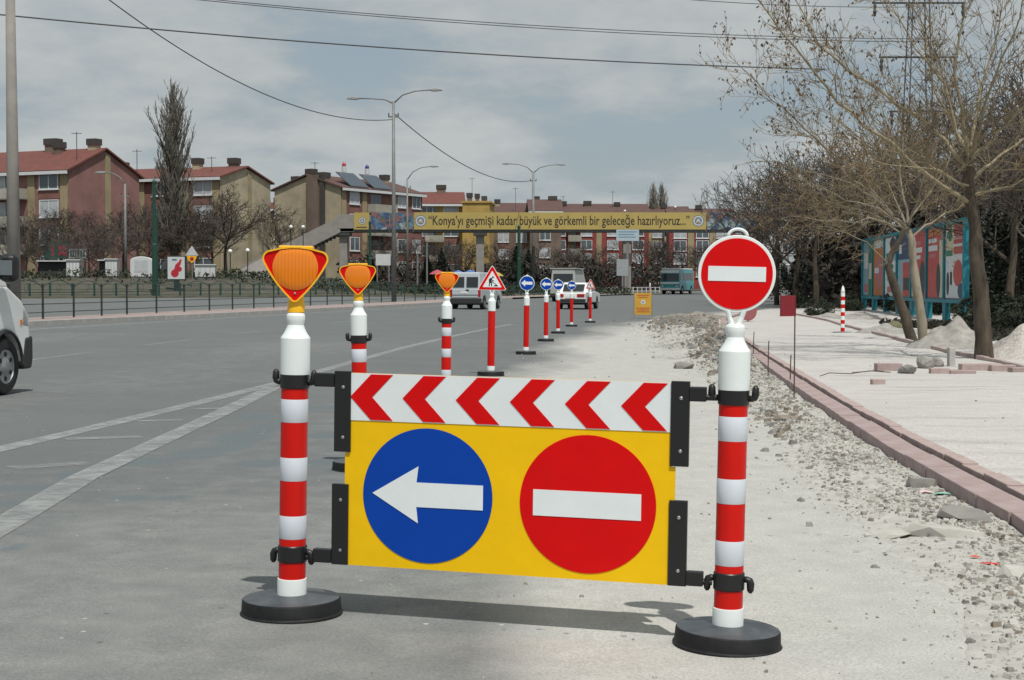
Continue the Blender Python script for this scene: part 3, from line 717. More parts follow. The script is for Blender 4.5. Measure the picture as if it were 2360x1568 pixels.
# ---- plain red posts behind
def tri_sign(parent, z, s):
    """roadworks triangle; s = side length"""
    def rt(k, rr, n=7):
        hh = s * .866; cs = ((-s / 2, 0), (s / 2, 0), (0, hh)); cx, cz = 0, hh / 3; pts = []
        for (x, zz_), (a0, a1) in zip(cs, ((150, 270), (270, 390), (30, 150))):
            dx, dz = cx - x, cz - zz_; L_ = math.hypot(dx, dz); px_, pz_ = x + dx / L_ * 2 * (rr + k), zz_ + dz / L_ * 2 * (rr + k)
            pts += [(px_ + rr * math.cos(R(a0 + (a1 - a0) * i / (n - 1))), pz_ + rr * math.sin(R(a0 + (a1 - a0) * i / (n - 1)))) for i in range(n)]
        return pts
    d = obj('sign_triangle', MB().prism(rt(0, .02), -.007, .007), M_white, parent); d.location = (0, 0, z)
    obj('red_border', MB().prism(rt(.008, .016), -.0098, -.0072), M_red, d)
    obj('sign_face', MB().prism(rt(.046, .008), -.0122, -.0100), M_wfilm, d)
    k = s / .45; q = lambda P: [(a * k, b * k) for a, b in P]
    obj('worker_symbol', MB().prism(q([(-.050, .062), (-.036, .062), (-.032, .105), (-.018, .112), (-.014, .062), (.000, .062), (-.004, .122), (-.020, .138), (-.012, .150), (.012, .132), (.030, .140), (.026, .150), (.012, .146), (.000, .158), (-.002, .182), (-.022, .190), (-.046, .170), (-.050, .138), (-.046, .110)]), -.0145, -.0124), M_bsil, d)
    obj('worker_head', MB().prism(q(circle(.010, .196, .014, 16)), -.0145, -.0124), M_bsil, d)
    obj('shovel_symbol', MB().prism(q([(-.046, .150), (.052, .092), (.056, .098), (-.042, .156)]), -.0145, -.0124), M_bsil, d)
    obj('heap_symbol', MB().prism(q([(.022, .062), (.090, .062), (.072, .084), (.056, .090), (.040, .078)]), -.0145, -.0124), M_bsil, d)
    mb = MB()
    for sx in (-1, 1): mb.tube([(sx * .034, 0, .004), (sx * .022, 0, -.028), (sx * .010, 0, -.062)], [.011, .010, .012], 8)
    obj('stalk', mb, M_white, d)
t = post('sign_post', 'plain red post with roadworks triangle sign, nearer of the two triangles', 'post', G(1131, 866), (0, R(.9)), bands=False, clamps=False, group='red posts with signs')
tri_sign(t, 1.31, .455)
for k, ((u, v), lb) in enumerate(zip(((1212, 817), (1258, 787), (1286, 769), (1317, 753)), ('plain red post with blue arrow disc, nearest of the four', 'plain red post with blue arrow disc, second of the four', 'plain red post with blue arrow disc, third of the four', 'plain red post with blue arrow disc, farthest of the four'))):
    t = post('sign_post', lb, 'post', G(u, v), (0, R((.9, .5, .2, .3)[k])), bands=False, clamps=False, group='red posts with signs')
    sign_disc(t, 1.445, .152, M_blue, 'arrow', loop=False)
t = post('sign_post', 'plain red post with roadworks triangle sign, farther one behind the arrow posts', 'post', G(1360, 744), (0, R(.5)), bands=False, clamps=False, group='red posts with signs')
tri_sign(t, 1.31, .455); [c for c in t.children if c.name.startswith('sign_triangle')][0].rotation_euler = (0, 0, R(30))
# ================================================================== VEHICLES
M_vwhite = mat('white_car_paint', (.76, .78, .77), .3, .03, 2, coat=.5)
M_vsilver = mat('silver_white_car_paint', (.48, .52, .55), .32, .03, 2, coat=.5)
M_vteal = mat('teal_bus_paint', (.02, .29, .33), .38, .06, 2, coat=.3)
M_vgrey = mat('pale_grey_van_paint', (.38, .39, .37), .4, .06, 2)
M_glass = mat('dark_window_glass', (.018, .022, .026), .08, .1, 2, spec=.8)
M_tyre = mat('tyre_rubber', (.015, .015, .016), .85, .2, 20)
M_rim = mat('steel_wheel', (.34, .35, .36), .35, .1, 8, metal=.7)
M_bump = mat('grey_black_bumper', (.028, .029, .03), .6, .15, 10)
M_tail = mat('red_tail_lamp', (.38, .012, .012), .25)
M_hlamp = mat('headlamp_glass', (.55, .57, .58), .15)
M_amb = mat('orange_indicator', (.7, .2, .02), .3)
M_plate = mat('white_number_plate', (.75, .75, .72), .5)
def wheel(root, x, y, r, w, side):
    M_ = Matrix.Translation((x, y, r)) @ Matrix.Rotation(R(90) * side, 4, 'Y')
    t = obj('wheel', MB().lathe([(r * .6, -w / 2), (r * .93, -w / 2), (r, -w / 2 + .03), (r, w / 2 - .03), (r * .93, w / 2), (r * .66, w / 2 + .004), (r * .62, w / 2 - .02)], 30, M=M_), M_tyre, root, smooth=True, auto=40)
    obj('rim', MB().lathe([(r * .635, w / 2 - .015), (r * .60, w / 2 - .002), (r * .55, w / 2 - .03), (r * .30, w / 2 - .012), (r * .22, w / 2 + .012), (r * .08, w / 2 + .016)], 26, M=M_), M_rim, t, smooth=True, auto=40)
    for k in range(6):
        a = k * 1.0472; m2_ = M_ @ Matrix.Translation((r * .43 * math.cos(a), r * .43 * math.sin(a), w / 2 - .012))
        obj('vent', MB().lathe([(r * .085, -.004), (r * .085, .004)], 8, M=m2_), M_tyre, t)
    return t
def slabwin(pts, nrm, t0=.004, t1=.014):
    n = len(pts); nv = Vector(nrm).normalized(); P = [Vector(p) for p in pts]
    return MB().add([p + nv * t0 for p in P] + [p + nv * t1 for p in P], [tuple(range(n)), tuple(range(n, 2 * n))] + [(i, (i + 1) % n, n + (i + 1) % n, n + i) for i in range(n)])
def arch(y, r, z0, n=9):
    return [(y + r * math.cos(math.pi * (1 - k / (n - 1))), z0 + max(0, r * math.sin(math.pi * k / (n - 1)))) for k in range(n)]
def vehicle(name, label, cat, loc, rz, paint, hw, lower, belt, house, top, hwt, axles, wr, ww, scale=1., group=None):
    """lower: (y,z) outline above the sill from rear to front, top side; house: (yb0,yb1,yt0,yt1)"""
    t = thing(name, label, cat, loc, (0, 0, rz), group, scale)
    zs = lower[0][1]
    bot = []
    for ya in sorted(axles, reverse=True): bot += list(reversed(arch(ya, wr * 1.2, zs)))
    outline = lower + bot
    obj('body', MB().prism(outline, -hw, hw, lambda a, b, d: (d, a, b)), paint, t, bevel=.045, segs=3)
    yb0, yb1, yt0, yt1 = house
    g = MB().add([(-hw, yb0, belt), (hw, yb0, belt), (hw, yb1, belt), (-hw, yb1, belt), (-hwt, yt0, top), (hwt, yt0, top), (hwt, yt1, top), (-hwt, yt1, top)],
                 [(3, 2, 1, 0), (4, 5, 6, 7), (0, 1, 5, 4), (1, 2, 6, 5), (2, 3, 7, 6), (3, 0, 4, 7)])
    for i in range(4): g.v[i].z -= .06
    obj('cabin', g, paint, t, bevel=.07, segs=3)
    obj('underbody', MB().box(-hw + .12, hw - .12, min(p[0] for p in lower) + .15, max(p[0] for p in lower) - .15, zs - .10, zs + .35), M_tyre, t)
    for ya in axles:
        for s in (-1, 1): wheel(t, s * (hw - ww / 2 + .005), ya, wr, ww, s)
    def side(s, y0, y1, z0, z1, y0t=None, y1t=None):
        f = lambda z: lerp(hw, hwt, (z - belt) / (top - belt)); y0t = y0 if y0t is None else y0t; y1t = y1 if y1t is None else y1t
        pts = [(s * f(z0), y0, z0), (s * f(z0), y1, z0), (s * f(z1), y1t, z1), (s * f(z1), y0t, z1)]
        return obj('side_window', slabwin(pts, (s, 0, (hw - hwt) / (top - belt))), M_glass, t)
    def end(which, x0, x1, z0, z1, nm, m=None, off=0.):
        a, b = (yb0, yt0) if which < 0 else (yb1, yt1)
        f = lambda z: lerp(a, b, (z - belt) / (top - belt))
        pts = [(x0, f(z0), z0), (x1, f(z0), z0), (x1, f(z1), z1), (x0, f(z1), z1)]
        return obj(nm, slabwin(pts, (0, which, (which * (a - b)) / (top - belt)), .004 + off, .014 + off), m or M_glass, t)
    return t, side, end
BXM = lambda x0, x1, y0, y1, z0, z1: MB().box(x0, x1, y0, y1, z0, z1)

# small delivery van seen from behind
p = G(1098, 712)
t, side, end = vehicle('parked_van' if False else 'delivery_van', 'silver white small delivery van seen from behind on the road', 'van', p, R(-15), M_vsilver, .83,
    [(-1.98, .32), (-2.0, .55), (-1.99, 1.03), (1.1, 1.05), (1.85, .88), (1.98, .7), (1.98, .3)], 1.03, (-1.985, 1.2, -1.90, .25), 1.86, .70, (-1.35, 1.3), .31, .2, 1.04)
for x0, x1 in ((-.66, -.06), (.06, .66)):
    end(-1, x0, x1, 1.10, 1.62, 'rear_window')
    obj('rear_door', BXM(x0 - .06, x1 + .05, -2.012, -1.99, .60, 1.00), M_vsilver, t, bevel=.01)
obj('rear_bumper', BXM(-.84, .84, -2.08, -1.9, .26, .57), M_bump, t, bevel=.04)
obj('number_plate', BXM(-.24, .12, -2.022, -2.011, .80, .90), M_plate, t)
obj('door_handle', BXM(.04, .2, -2.03, -2.01, .93, 1.0), M_black, t)
obj('door_gap', BXM(-.70, .70, -2.02, -2.008, .70, .735), M_bump, t)
for s in (-1, 1):
    obj('tail_lamp', BXM(s * .74 - .07, s * .74 + .07, -2.015, -1.95, .62, 1.0), M_tail, t, bevel=.01)
    side(s, .2, .95, 1.10, 1.62, .15, .45); side(s, -.85, .1, 1.10, 1.62)
    obj('mirror', BXM(s * .95 - .09, s * .95 + .09, .75, .85, 1.05, 1.25), M_black, t, bevel=.02)
# white saloon
p = G(1333, 712)
t, side, end = vehicle('saloon_car', 'old white saloon car seen from behind, right of the van', 'car', p, R(-14), M_vwhite, .80,
    [(-2.1, .34), (-2.13, .5), (-2.1, .86), (-1.3, .93), (.75, .93), (1.9, .84), (2.02, .66), (2.02, .32)], .91, (-1.42, .95, -.86, .22), 1.40, .60, (-1.25, 1.2), .29, .18, 1.05)
end(-1, -.56, .56, .95, 1.30, 'rear_window')
for s in (-1, 1):
    obj('tail_lamp', BXM(s * .56 - .2, s * .56 + .2, -2.145, -2.10, .64, .80), M_tail, t, bevel=.01)
    side(s, -.9, .0, .97, 1.32, -.62, .0); side(s, .06, .8, .97, 1.32, .06, .32)
obj('rear_bumper', BXM(-.8, .8, -2.2, -2.05, .36, .55), M_bump, t, bevel=.03)
obj('number_plate', BXM(-.26, .26, -2.150, -2.135, .58, .70), M_plate, t)
# pale grey van behind the saloon
p = G(1313, 695)
t, side, end = vehicle('box_van', 'pale grey van far behind the white saloon', 'van', p, R(-14), M_vgrey, .95,
    [(-2.4, .4), (-2.4, 1.2), (1.5, 1.2), (2.3, 1.0), (2.4, .4)], 1.2, (-2.4, 1.6, -2.3, .9), 2.35, .84, (-1.5, 1.5), .34, .2)
end(-1, -.72, .72, 1.45, 2.02, 'rear_window')
obj('roof_rack', BXM(-.98, .98, -2.35, .6, 2.36, 2.44), M_vgrey, t); obj('rear_bumper', BXM(-.95, .95, -2.5, -2.3, .38, .6), M_bump, t)
# teal and white minibus coming the other way
p = G(1562, 678)
t, side, end = vehicle('minibus', 'teal and white minibus coming towards the camera beneath the footbridge', 'bus', p, R(158), M_vteal, 1.1,
    [(-2.6, .42), (-2.6, 1.22), (3.1, 1.22), (3.18, .42)], 1.2, (-2.6, 3.12, -2.5, 2.9), 2.7, 1.0, (-1.6, 2.0), .42, .25)
end(1, -.96, .96, 1.42, 2.22, 'windscreen'); end(1, -.98, .98, 2.30, 2.62, 'destination_board', M_vwhite)
obj('white_band', BXM(-1.06, 1.06, 3.165, 3.19, 1.10, 1.30), M_vwhite, t); obj('front_bumper', BXM(-1.1, 1.1, 3.15, 3.32, .42, .68), M_vwhite, t, bevel=.04)
obj('roof', BXM(-1.02, 1.02, -2.5, 2.9, 2.66, 2.82), M_vwhite, t, bevel=.06)
for s in (-1, 1):
    for k in range(4): side(s, -2.4 + k * 1.3, -1.22 + k * 1.3, 1.5, 2.3)
    obj('headlamp', BXM(s * .8 - .12, s * .8 + .12, 3.18, 3.2, .76, .94), M_hlamp, t)

# white van at the left picture edge
A = R(-8)
wp = G(6, 911); Rm = Matrix.Rotation(A, 3, 'Z'); loc = wp - Rm @ Vector((.94, 1.45, 0)); loc.z = gz(loc.x, loc.y)
t, side, end = vehicle('panel_van', 'white panel van entering the picture at the left edge', 'van', loc, A, M_vwhite, .985,
    [(-2.95, .36), (-2.95, 1.28), (1.48, 1.29), (1.85, 1.12), (2.03, .95), (2.10, .62), (2.10, .34)], 1.28, (-2.95, 1.58, -2.88, .72), 2.42, .86, (-1.75, 1.45), .335, .21)
t.rotation_euler = (0, R(.8), A)
end(1, -.78, .78, 1.36, 2.22, 'windscreen')
for s in (-1, 1):
    side(s, .0, 1.18, 1.36, 2.05, .0, .72)
    obj('bumper_corner', MB().prism([(1.86, .34), (1.93, .66), (2.125, .68), (2.135, .40), (2.10, .28), (1.88, .28)], s * .62, s * 1.0, lambda a, b, d: (d, a, b)), M_bump, t, bevel=.03)
    obj('headlamp', MB().prism([(1.86, .80), (2.055, .78), (2.03, .94), (1.88, 1.03)], s * .66, s * .985, lambda a, b, d: (d, a, b)), M_hlamp, t, bevel=.01)
    obj('indicator', BXM(s * .987 - .006, s * .987 + .006, 1.80, 1.85, .82, .88), M_amb, t)
    mr_ = obj('mirror', BXM(s * 1.15 - .105, s * 1.15 + .105, 1.10, 1.28, 1.33, 1.66), M_black, t, bevel=.075, segs=4)
    obj('mirror_glass', BXM(s * 1.15 - .08, s * 1.15 + .08, 1.092, 1.099, 1.41, 1.58), mat('mirror_grey', (.16, .19, .20), .1), mr_, bevel=.03)
    obj('mirror_arm', BXM(s * 1.02 - .06, s * 1.02 + .06, 1.16, 1.22, 1.36, 1.42), M_black, mr_)
    obj('rubbing_strip', BXM(s * .987 - .012, s * .987 + .012, -1.2, .98, .62, .72), M_bump, t)
    obj('door_seam', BXM(s * .986 - .004, s * .986 + .004, 1.08, 1.095, .45, 1.28), M_bump, t)
    obj('arch_trim', MB().tube([(s * .988, 1.45 + .415 * math.cos(a), .335 + .415 * math.sin(a)) for a in [math.pi * k / 14 for k in range(15)]], .018, 6), M_bump, t)
obj('front_bumper', BXM(-.95, .95, 1.94, 2.15, .30, .66), M_bump, t, bevel=.05); obj('grille', BXM(-.6, .6, 2.02, 2.10, .76, .92), M_bump, t)
# ================================================================== FENCES, POLES, WIRES, BRIDGE, KIOSKS, BILLBOARD
M_fence = mat('dark_green_iron', (.022, .034, .034), .55, .2, 6)
M_green = mat('green_pole_paint', (.010, .055, .040), .5, .2, 6)
M_galv = mat('weathered_galvanised', (.20, .205, .20), .6, .15, 3, metal=.2)
M_conc = mat('weathered_concrete', (.27, .255, .235), .9, .14, 1.6, bump=.2, detail=8)
M_conc2 = mat('dark_concrete', (.155, .16, .16), .9, .16, 1.2, detail=8)
M_wire = mat('black_cable', (.05, .052, .055), .7)
M_globe = mat('opal_globe', (.8, .8, .78), .3)
M_wpan = mat('white_panel', (.56, .58, .58), .5, .05, 3)
M_dark = mat('dark_post_stall_shade', (.03, .03, .032), .8, .3, 3)

# median fence: posts, two rails, arched top rail with rings
FB = [G(20, 741, .14), G(112, 736, .14), G(298, 726, .14), G(446, 719, .14), G(631, 710, .14), G(760, 704, .14), G(900, 697, .14), G(1045, 690, .14), G(1130, 686, .14), G(1260, 681, .14)]
FB = [Vector((p.x, p.y, 0)) for p in FB]
fr = thing('median_fence', 'dark green iron fence with arched tops along the median', 'fence', onG(FB[0].x, FB[0].y, .14))
pts = along(FB, 2.55); FO = fr.location.copy()
me_post = MB().box(-.028, .028, -.028, .028, -.05, 1.04).lathe([(.03, 1.04), (.045, 1.07), (.045, 1.10), (.0, 1.14)], 8).mesh('post'); fixn(me_post); me_post.materials.append(M_fence)
W_ = [onG(p.x, p.y, .14) - FO for p, _ in pts]
for w in W_: obj('post', me_post, M_fence, fr, loc=w)
for a, b in zip(W_, W_[1:]):
    for hz in (.22, .48, .84): obj('rail', MB().tube([a + Vector((0, 0, hz)), b + Vector((0, 0, hz))], .017, 4), M_fence, fr)
    obj('arch', MB().tube([a.lerp(b, k / 10) + Vector((0, 0, .98 + .24 * math.sin(math.pi * k / 10) ** .8)) for k in range(11)], .014, 4), M_fence, fr)
    c_ = a.lerp(b, .5); d_ = (b - a).normalized()
    obj('ring', MB().tube([c_ + d_ * (.13 * math.cos(6.283 * k / 12)) + Vector((0, 0, .98 + .13 * math.sin(6.283 * k / 12))) for k in range(13)], .007, 4), M_fence, fr)
# verge fence beyond the far carriageway
VB = [Vector((x, interp(FARK, x) + .8, 0)) for x in (-50, -40, -33, -24, -14, -6, 1, 8)]
vr = thing('verge_fence', 'low green post fence on the far side of the opposite carriageway', 'fence', Vector((VB[0].x, VB[0].y, verge_z(VB[0].x, VB[0].y))))
W_ = [Vector((p.x, p.y, verge_z(p.x, p.y))) - vr.location for p, _ in along(VB, 1.55)]
me_p2 = MB().box(-.06, .06, -.06, .06, -.1, .95).mesh('post'); fixn(me_p2)
for w in W_: obj('post', me_p2, M_green, vr, loc=w)
for a, b in zip(W_, W_[1:]):
    for hz in (.12, .5, .88): obj('rail', MB().tube([a + Vector((0, 0, hz)), b + Vector((0, 0, hz))], .022, 4), M_green, vr)

# lamp poles
def lamp_pole(name, lb, base, hgt, r0, r1, arms, m=M_galv, ins=True, head=.7):
    """arms: (dx, dz, droop) to a lamp head from the top"""
    t = thing(name, lb, 'street lamp', base)
    obj('pole', MB().tube([(0, 0, -.2), (0, 0, hgt * .5), (0, 0, hgt)], [r0, (r0 + r1) / 2, r1], 12), m, t, smooth=True)
    for dx, dz, dy in arms:
        a_ = obj('arm', MB().tube([(0, 0, hgt - .15), (dx * .25, dy * .25, hgt + dz * .55), (dx * .6, dy * .6, hgt + dz * .9), (dx, dy, hgt + dz)], [.05, .045, .04, .04], 8), m, t, smooth=True)
        s = 1 if dx > 0 else -1
        obj('lamp_head', MB().prism([(0, .07), (s * head * .55, .11), (s * head, .03), (s * head, -.05), (s * head * .3, -.10), (0, -.05)], -.14, .14), mat('lamp_head_grey', (.30, .31, .31), .5), a_, bevel=.03).location = (dx, dy, hgt + dz)
    if ins:
        br = obj('crossarm', MB().box(-.35, .35, -.04, .04, hgt - 1.05, hgt - .95), m, t)
        for x in (-.3, .3): obj('insulator', MB().lathe([(.03, 0), (.05, .05), (.03, .1), (.05, .15), (.02, .2)], 8, c=(x, 0, hgt - .95)), M_wire, br)
    return t
def pole_at(u, vb, Y, vt):
    b = at(u, vb, Y); return b, (vb - vt) * Y / F
b, h_ = pole_at(908, 694, 98, 236); PB1 = b
lamp_pole('street_lamp', 'tall grey lamp pole with two arms standing left of the amber lamps', b, h_, .17, .085, ((2.35, .72, 0), (-2.2, .18, 0)), head=.78)
b, h_ = pole_at(1229, 675, 165, 397); PB2 = b
lamp_pole('street_lamp', 'far grey lamp pole with two arms in front of the yellow banner', b, h_, .22, .11, ((2.7, .75, 0), (-2.6, .85, 0)), head=.8)
b, h_ = pole_at(939, 648, 150, 412)
lamp_pole('street_lamp', 'slim grey lamp pole with one curved arm right of the tall pole', b, h_, .14, .08, ((2.3, 1.15, 0),), head=.8)
b, h_ = pole_at(290, 645, 128, 425)
lamp_pole('street_lamp', 'grey lamp pole with arm to the left in front of the red-brown house', b, h_, .14, .09, ((-1.6, .95, 0),), head=.9, ins=True)
for i, (u, Y, vt, lb) in enumerate(((984, 150, 560, 'thin bare grey mast right of the slim lamp pole'), (962, 150, 585, 'short thin grey mast beside the slim lamp pole'))):
    b, h_ = pole_at(u, 650, Y, vt); o = obj('mast', MB().tube([(0, 0, -.3), (0, 0, h_)], .09, 8), M_galv); o.location = b; tag(o, lb, 'mast')
# the big concrete pole at the left edge
b = G(33, 735); b = at(33, 735, 53); b.z = gz(b.x, b.y) + .14
t = thing('utility_pole', 'thick tapering concrete utility pole at the left picture edge', 'pole', b)
obj('shaft', MB().tube([(0, 0, -.2), (.0, 0, 6), (-.02, 0, 13.5)], [.245, .20, .14], 18), M_conc, t, smooth=True)
obj('collar', MB().lathe([(.26, 0), (.26, .12), (.235, .16)], 18), M_conc2, t)
# green posts
for u, vb, vt, Y, r_, lb in ((357, 680, 423, 112, .17, 'dark green tramway post in front of the red tiled houses'), (853, 662, 515, 150, .16, 'dark green post beside the footbridge stair'), (1196, 655, 525, 156, .2, 'dark green post under the yellow banner'), (362, 640, 500, 119, .08, 'slim green post right behind the thick green post')):
    b, h_ = pole_at(u, vb, Y, vt); t = thing('tram_post', lb, 'post', b)
    obj('shaft', MB().tube([(0, 0, -.4), (0, 0, h_ * .45), (0, 0, h_ * .46), (0, 0, h_)], [r_ * 1.15, r_ * 1.1, r_ * .85, r_ * .75], 12), M_green, t)
    obj('cap', MB().lathe([(r_ * .9, h_), (r_ * .9, h_ + .12), (.02, h_ + .3)], 12), M_green, t)
for u, vb, vt, Y, lb in ((531, 640, 580, 130, 'left globe lamp at the foot of the footbridge stair'), (571, 640, 578, 130, 'right globe lamp at the foot of the footbridge stair'), (671, 640, 524, 150, 'left globe lamp on the footbridge stair side'), (699, 640, 524, 150, 'right globe lamp on the footbridge stair side'), (1440, 570, 487, 230, 'left small globe lamp above the far roofs'), (1556, 560, 478, 230, 'right small globe lamp above the far roofs')):
    b, h_ = pole_at(u, vb, Y, vt); t = thing('globe_lamp', lb, 'street lamp', b, group='globe lamps')
    obj('pole', MB().tube([(0, 0, -.5), (0, 0, h_)], .05, 6), M_fence, t); obj('globe', MB().lathe([(.02, -.2), (.14, -.14), (.2, 0), (.14, .14), (.02, .2)], 12, c=(0, 0, h_)), M_globe, t, smooth=True)
# lattice pylon behind the big tree
b = at(2112, 640, 85); t = thing('lattice_pylon', 'dark steel lattice pylon rising behind the bare tree', 'pylon', b)
hp = 30.; w0, w1 = .95, .36
def pw(z): return lerp(w0, w1, min(1, z / 18))
for sx in (-1, 1):
    for sy in (-1, 1): obj('leg', MB().tube([(sx * pw(z) , sy * pw(z), z) for z in (0, 6, 12, 18, 30)], .04, 4), M_wire, t)
for k in range(20):
    z0, z1 = k * 1.4, k * 1.4 + 1.4; a, b_2 = pw(z0), pw(z1)
    mb = MB()
    for s in (-1, 1):
        mb.tube([(-a, s * a, z0), (b_2, s * b_2, z1)], .02, 3).tube([(a, s * a, z0), (-b_2, s * b_2, z1)], .02, 3).tube([(s * a, -a, z0), (s * b_2, b_2, z1)], .02, 3)
    obj('bracing', mb, M_wire, t)
for z_, L_ in ((15.2, 2.6), (12.2, 2.2), (9.2, 1.6)):
    c_ = obj('crossarm', MB().box(-L_, L_, -.06, .06, z_, z_ + .09), M_wire, t)
    for s in (-1, 1): obj('insulator', MB().lathe([(.05, 0), (.11, -.15), (.06, -.3), (.11, -.45), (.05, -.7)], 8, c=(s * (L_ - .15), 0, z_)), M_wire, c_)

# overhead wires
def wire(lb, a, b, sag, r_=.02, n=40):
    a, b = Vector(a), Vector(b); P = [a.lerp(b, k / n) + Vector((0, 0, -sag * 4 * (k / n) * (1 - k / n))) for k in range(n + 1)]
    o = obj('overhead_wire', MB().tube([p - a for p in P], r_, 5), M_wire); o.location = a; tag(o, lb, 'wire', 'overhead wires')
wire('lowest long overhead cable crossing the whole sky', at(-60, 28, 60), at(1900, 160, 74), .35, .030)
wire('upper of two close overhead cables running to the tree', at(420, -8, 70), at(2150, 90, 80), .45, .020)
wire('lower of two close overhead cables running to the tree', at(430, -3, 70), at(2150, 97, 80), .45, .020)
wire('topmost thin overhead cable at the upper right', at(1450, -12, 70), at(2120, 16, 84), .2, .018)
pt1 = PB1 + Vector((-.1, 0, (694 - 278) * 98 / F)); wire('sagging cable from the left top to the tall lamp pole', at(225, -20, 62), pt1, 1.55, .026)
pt2 = PB1 + Vector((.1, 0, (694 - 266) * 98 / F)); wire('cable hanging between the two double arm lamp poles', pt2, PB2 + Vector((-.1, 0, (675 - 417) * 165 / F)), 1.5, .034)

# ------------------------------------------------------------- footbridge with banner
M_bann = mat('yellow_banner', (.43, .33, .10), .7, .06, .6)
M_ink = mat('dark_banner_ink', (.035, .028, .02), .7)
YB = 160.; kx = lambda u: (u - 1180) / F * YB; kz = lambda v: HC + (661 - v) / F * YB * 1.0
def zat(v): return at(1180, v, YB).z
br = thing('footbridge', 'concrete footbridge over the road carrying a yellow slogan banner', 'footbridge', (kx(815), YB, gz(kx(815), YB)))
BO = br.location.copy()
def bpart(name, mb, m, parent=None, **k):
    for v_ in mb.v: v_ -= BO
    return obj(name, mb, m, parent or br, **k)
zb, zt = zat(529), zat(490)
deck = bpart('deck', MB().box(kx(780), kx(1790), YB, YB + 3.2, zb - .25, zb + .25), M_conc2)
bpart('rear_parapet', MB().box(kx(785), kx(1790), YB + 3.15, YB + 3.3, zb + .25, zt - .3), M_conc2)
bpart('front_parapet', MB().box(kx(785), kx(1790), YB - .05, YB + .08, zb + .25, zt - .25), M_conc)
for u in (790, 1106, 1446, 1760):
    x = kx(u); bpart('pillar', MB().box(x - .42, x + .42, YB + .6, YB + 2.2, gz(x, YB) - .3, zb - .25), M_conc, bevel=.05)
    bpart('pillar_head', MB().box(x - .7, x + .7, YB + .2, YB + 2.9, zb - .6, zb - .24), M_conc)
# stair: flight down to the left, seen from the side
s0 = Vector((kx(785), 0, zb + .25)); s1 = Vector((kx(555), 0, zat(640)))
mb = MB(); n = 26
for k in range(n):
    a = s0.lerp(s1, k / n); c_ = s0.lerp(s1, (k + 1) / n); mb.box(c_.x, a.x, YB + .1, YB + 3.0, c_.z - .55, c_.z + .0)
bpart('stair_flight', mb, M_conc2)
for yy_ in (YB - .04, YB + 3.02):
    bpart('stair_parapet', MB().prism([(s0.x, s0.z - .55), (s0.x, s0.z + 1.15), (s1.x, s1.z + 1.15), (s1.x, s1.z - .5)], yy_, yy_ + .12), M_conc)
bpart('landing', MB().box(kx(740), kx(815), YB, YB + 3.2, zb - .2, zb + .26), M_conc)
bpart('landing_parapet', MB().box(kx(780), kx(817), YB - .07, YB + .05, zb + .1, zt - .2), M_conc)
# lower flight turning towards the viewer, light concrete wing
q0 = at(640, 575, YB - 2); q1 = at(520, 650, YB - 9)
bpart('stair_wing', MB().add([(q1.x, q1.y, q1.z - 1.2), (q0.x + 3, q0.y, q1.z - 1.2), (q0.x + 1.5, q0.y, q0.z), (q0.x, q0.y, q0.z), (q1.x, q1.y, q1.z + .4), (q1.x, q1.y + 2.5, q1.z - 1.2), (q0.x + 3, q0.y + 2.5, q1.z - 1.2), (q0.x + 1.5, q0.y + 2.5, q0.z), (q0.x, q0.y + 2.5, q0.z), (q1.x, q1.y + 2.5, q1.z + .4)],
     [(0, 1, 2, 3, 4), (9, 8, 7, 6, 5), (0, 5, 6, 1), (1, 6, 7, 2), (2, 7, 8, 3), (3, 8, 9, 4), (4, 9, 5, 0)]), M_conc)
ban = bpart('banner', MB().box(kx(955), kx(1626), YB - .16, YB - .08, zb - .02, zt), M_bann)
def text_mesh(s, width, height, m, name, depth=.01, bold=0.):
    cu = bpy.data.curves.new(name, 'FONT'); cu.body = s; cu.size = 1; cu.offset = bold; cu.resolution_u = 2
    to = bpy.data.objects.new(name, cu); COL.objects.link(to); dg = bpy.context.evaluated_depsgraph_get(); dg.update()
    me = bpy.data.meshes.new_from_object(to.evaluated_get(dg)); bpy.data.objects.remove(to); bpy.data.curves.remove(cu)
    xs_ = [v.co.x for v in me.vertices]; ys_ = [v.co.y for v in me.vertices]; x0, x1, y0, y1 = min(xs_), max(xs_), min(ys_), max(ys_)
    for v_ in me.vertices: v_.co = Vector(((v_.co.x - x0) / (x1 - x0) * width, 0, (v_.co.y - y0) / (y1 - y0) * height))
    me.materials.clear(); me.materials.append(m); return me
tm = text_mesh("\u201cKonya\u2019y\u0131 ge\u00e7mi\u015fi kadar b\u00fcy\u00fck ve g\u00f6rkemli bir gelece\u011fe haz\u0131rl\u0131yoruz...\u201d", kx(1588) - kx(988), (zt - zb) * .80, M_ink, 'slogan', bold=.012)
o = obj('slogan', tm, M_ink, ban); o.location = Vector((kx(988), YB - .166, zb + .12)) - BO
M_embl = mat('emblem_grey_blue', (.16, .20, .24), .7); M_emb2 = mat('emblem_pale', (.52, .55, .55), .7); M_emb3 = mat('emblem_orange', (.55, .25, .08), .7)
def emblem(u, parent=ban, s=1.):
    x, z = kx(u), (zb + zt) / 2; r_ = .62 * s
    for rr, m_, y_ in ((r_, M_embl, .164), (r_ * .84, M_emb2, .168), (r_ * .62, M_embl, .172)):
        bpart('emblem', MB().prism(circle(x, z, rr, 24), YB - y_, YB - y_ + .003), m_, parent)
    bpart('emblem', MB().prism([(x - r_ * .4, z - r_ * .3), (x + r_ * .4, z - r_ * .3), (x + r_ * .25, z + r_ * .1), (x, z + r_ * .42), (x - r_ * .25, z + r_ * .1)], YB - .177, YB - .174), M_emb2, parent)
    bpart('emblem', MB().box(x - r_ * .2, x + r_ * .2, YB - .181, YB - .178, z - r_ * .3, z - r_ * .05), M_emb3, parent)
emblem(970); emblem(1608)
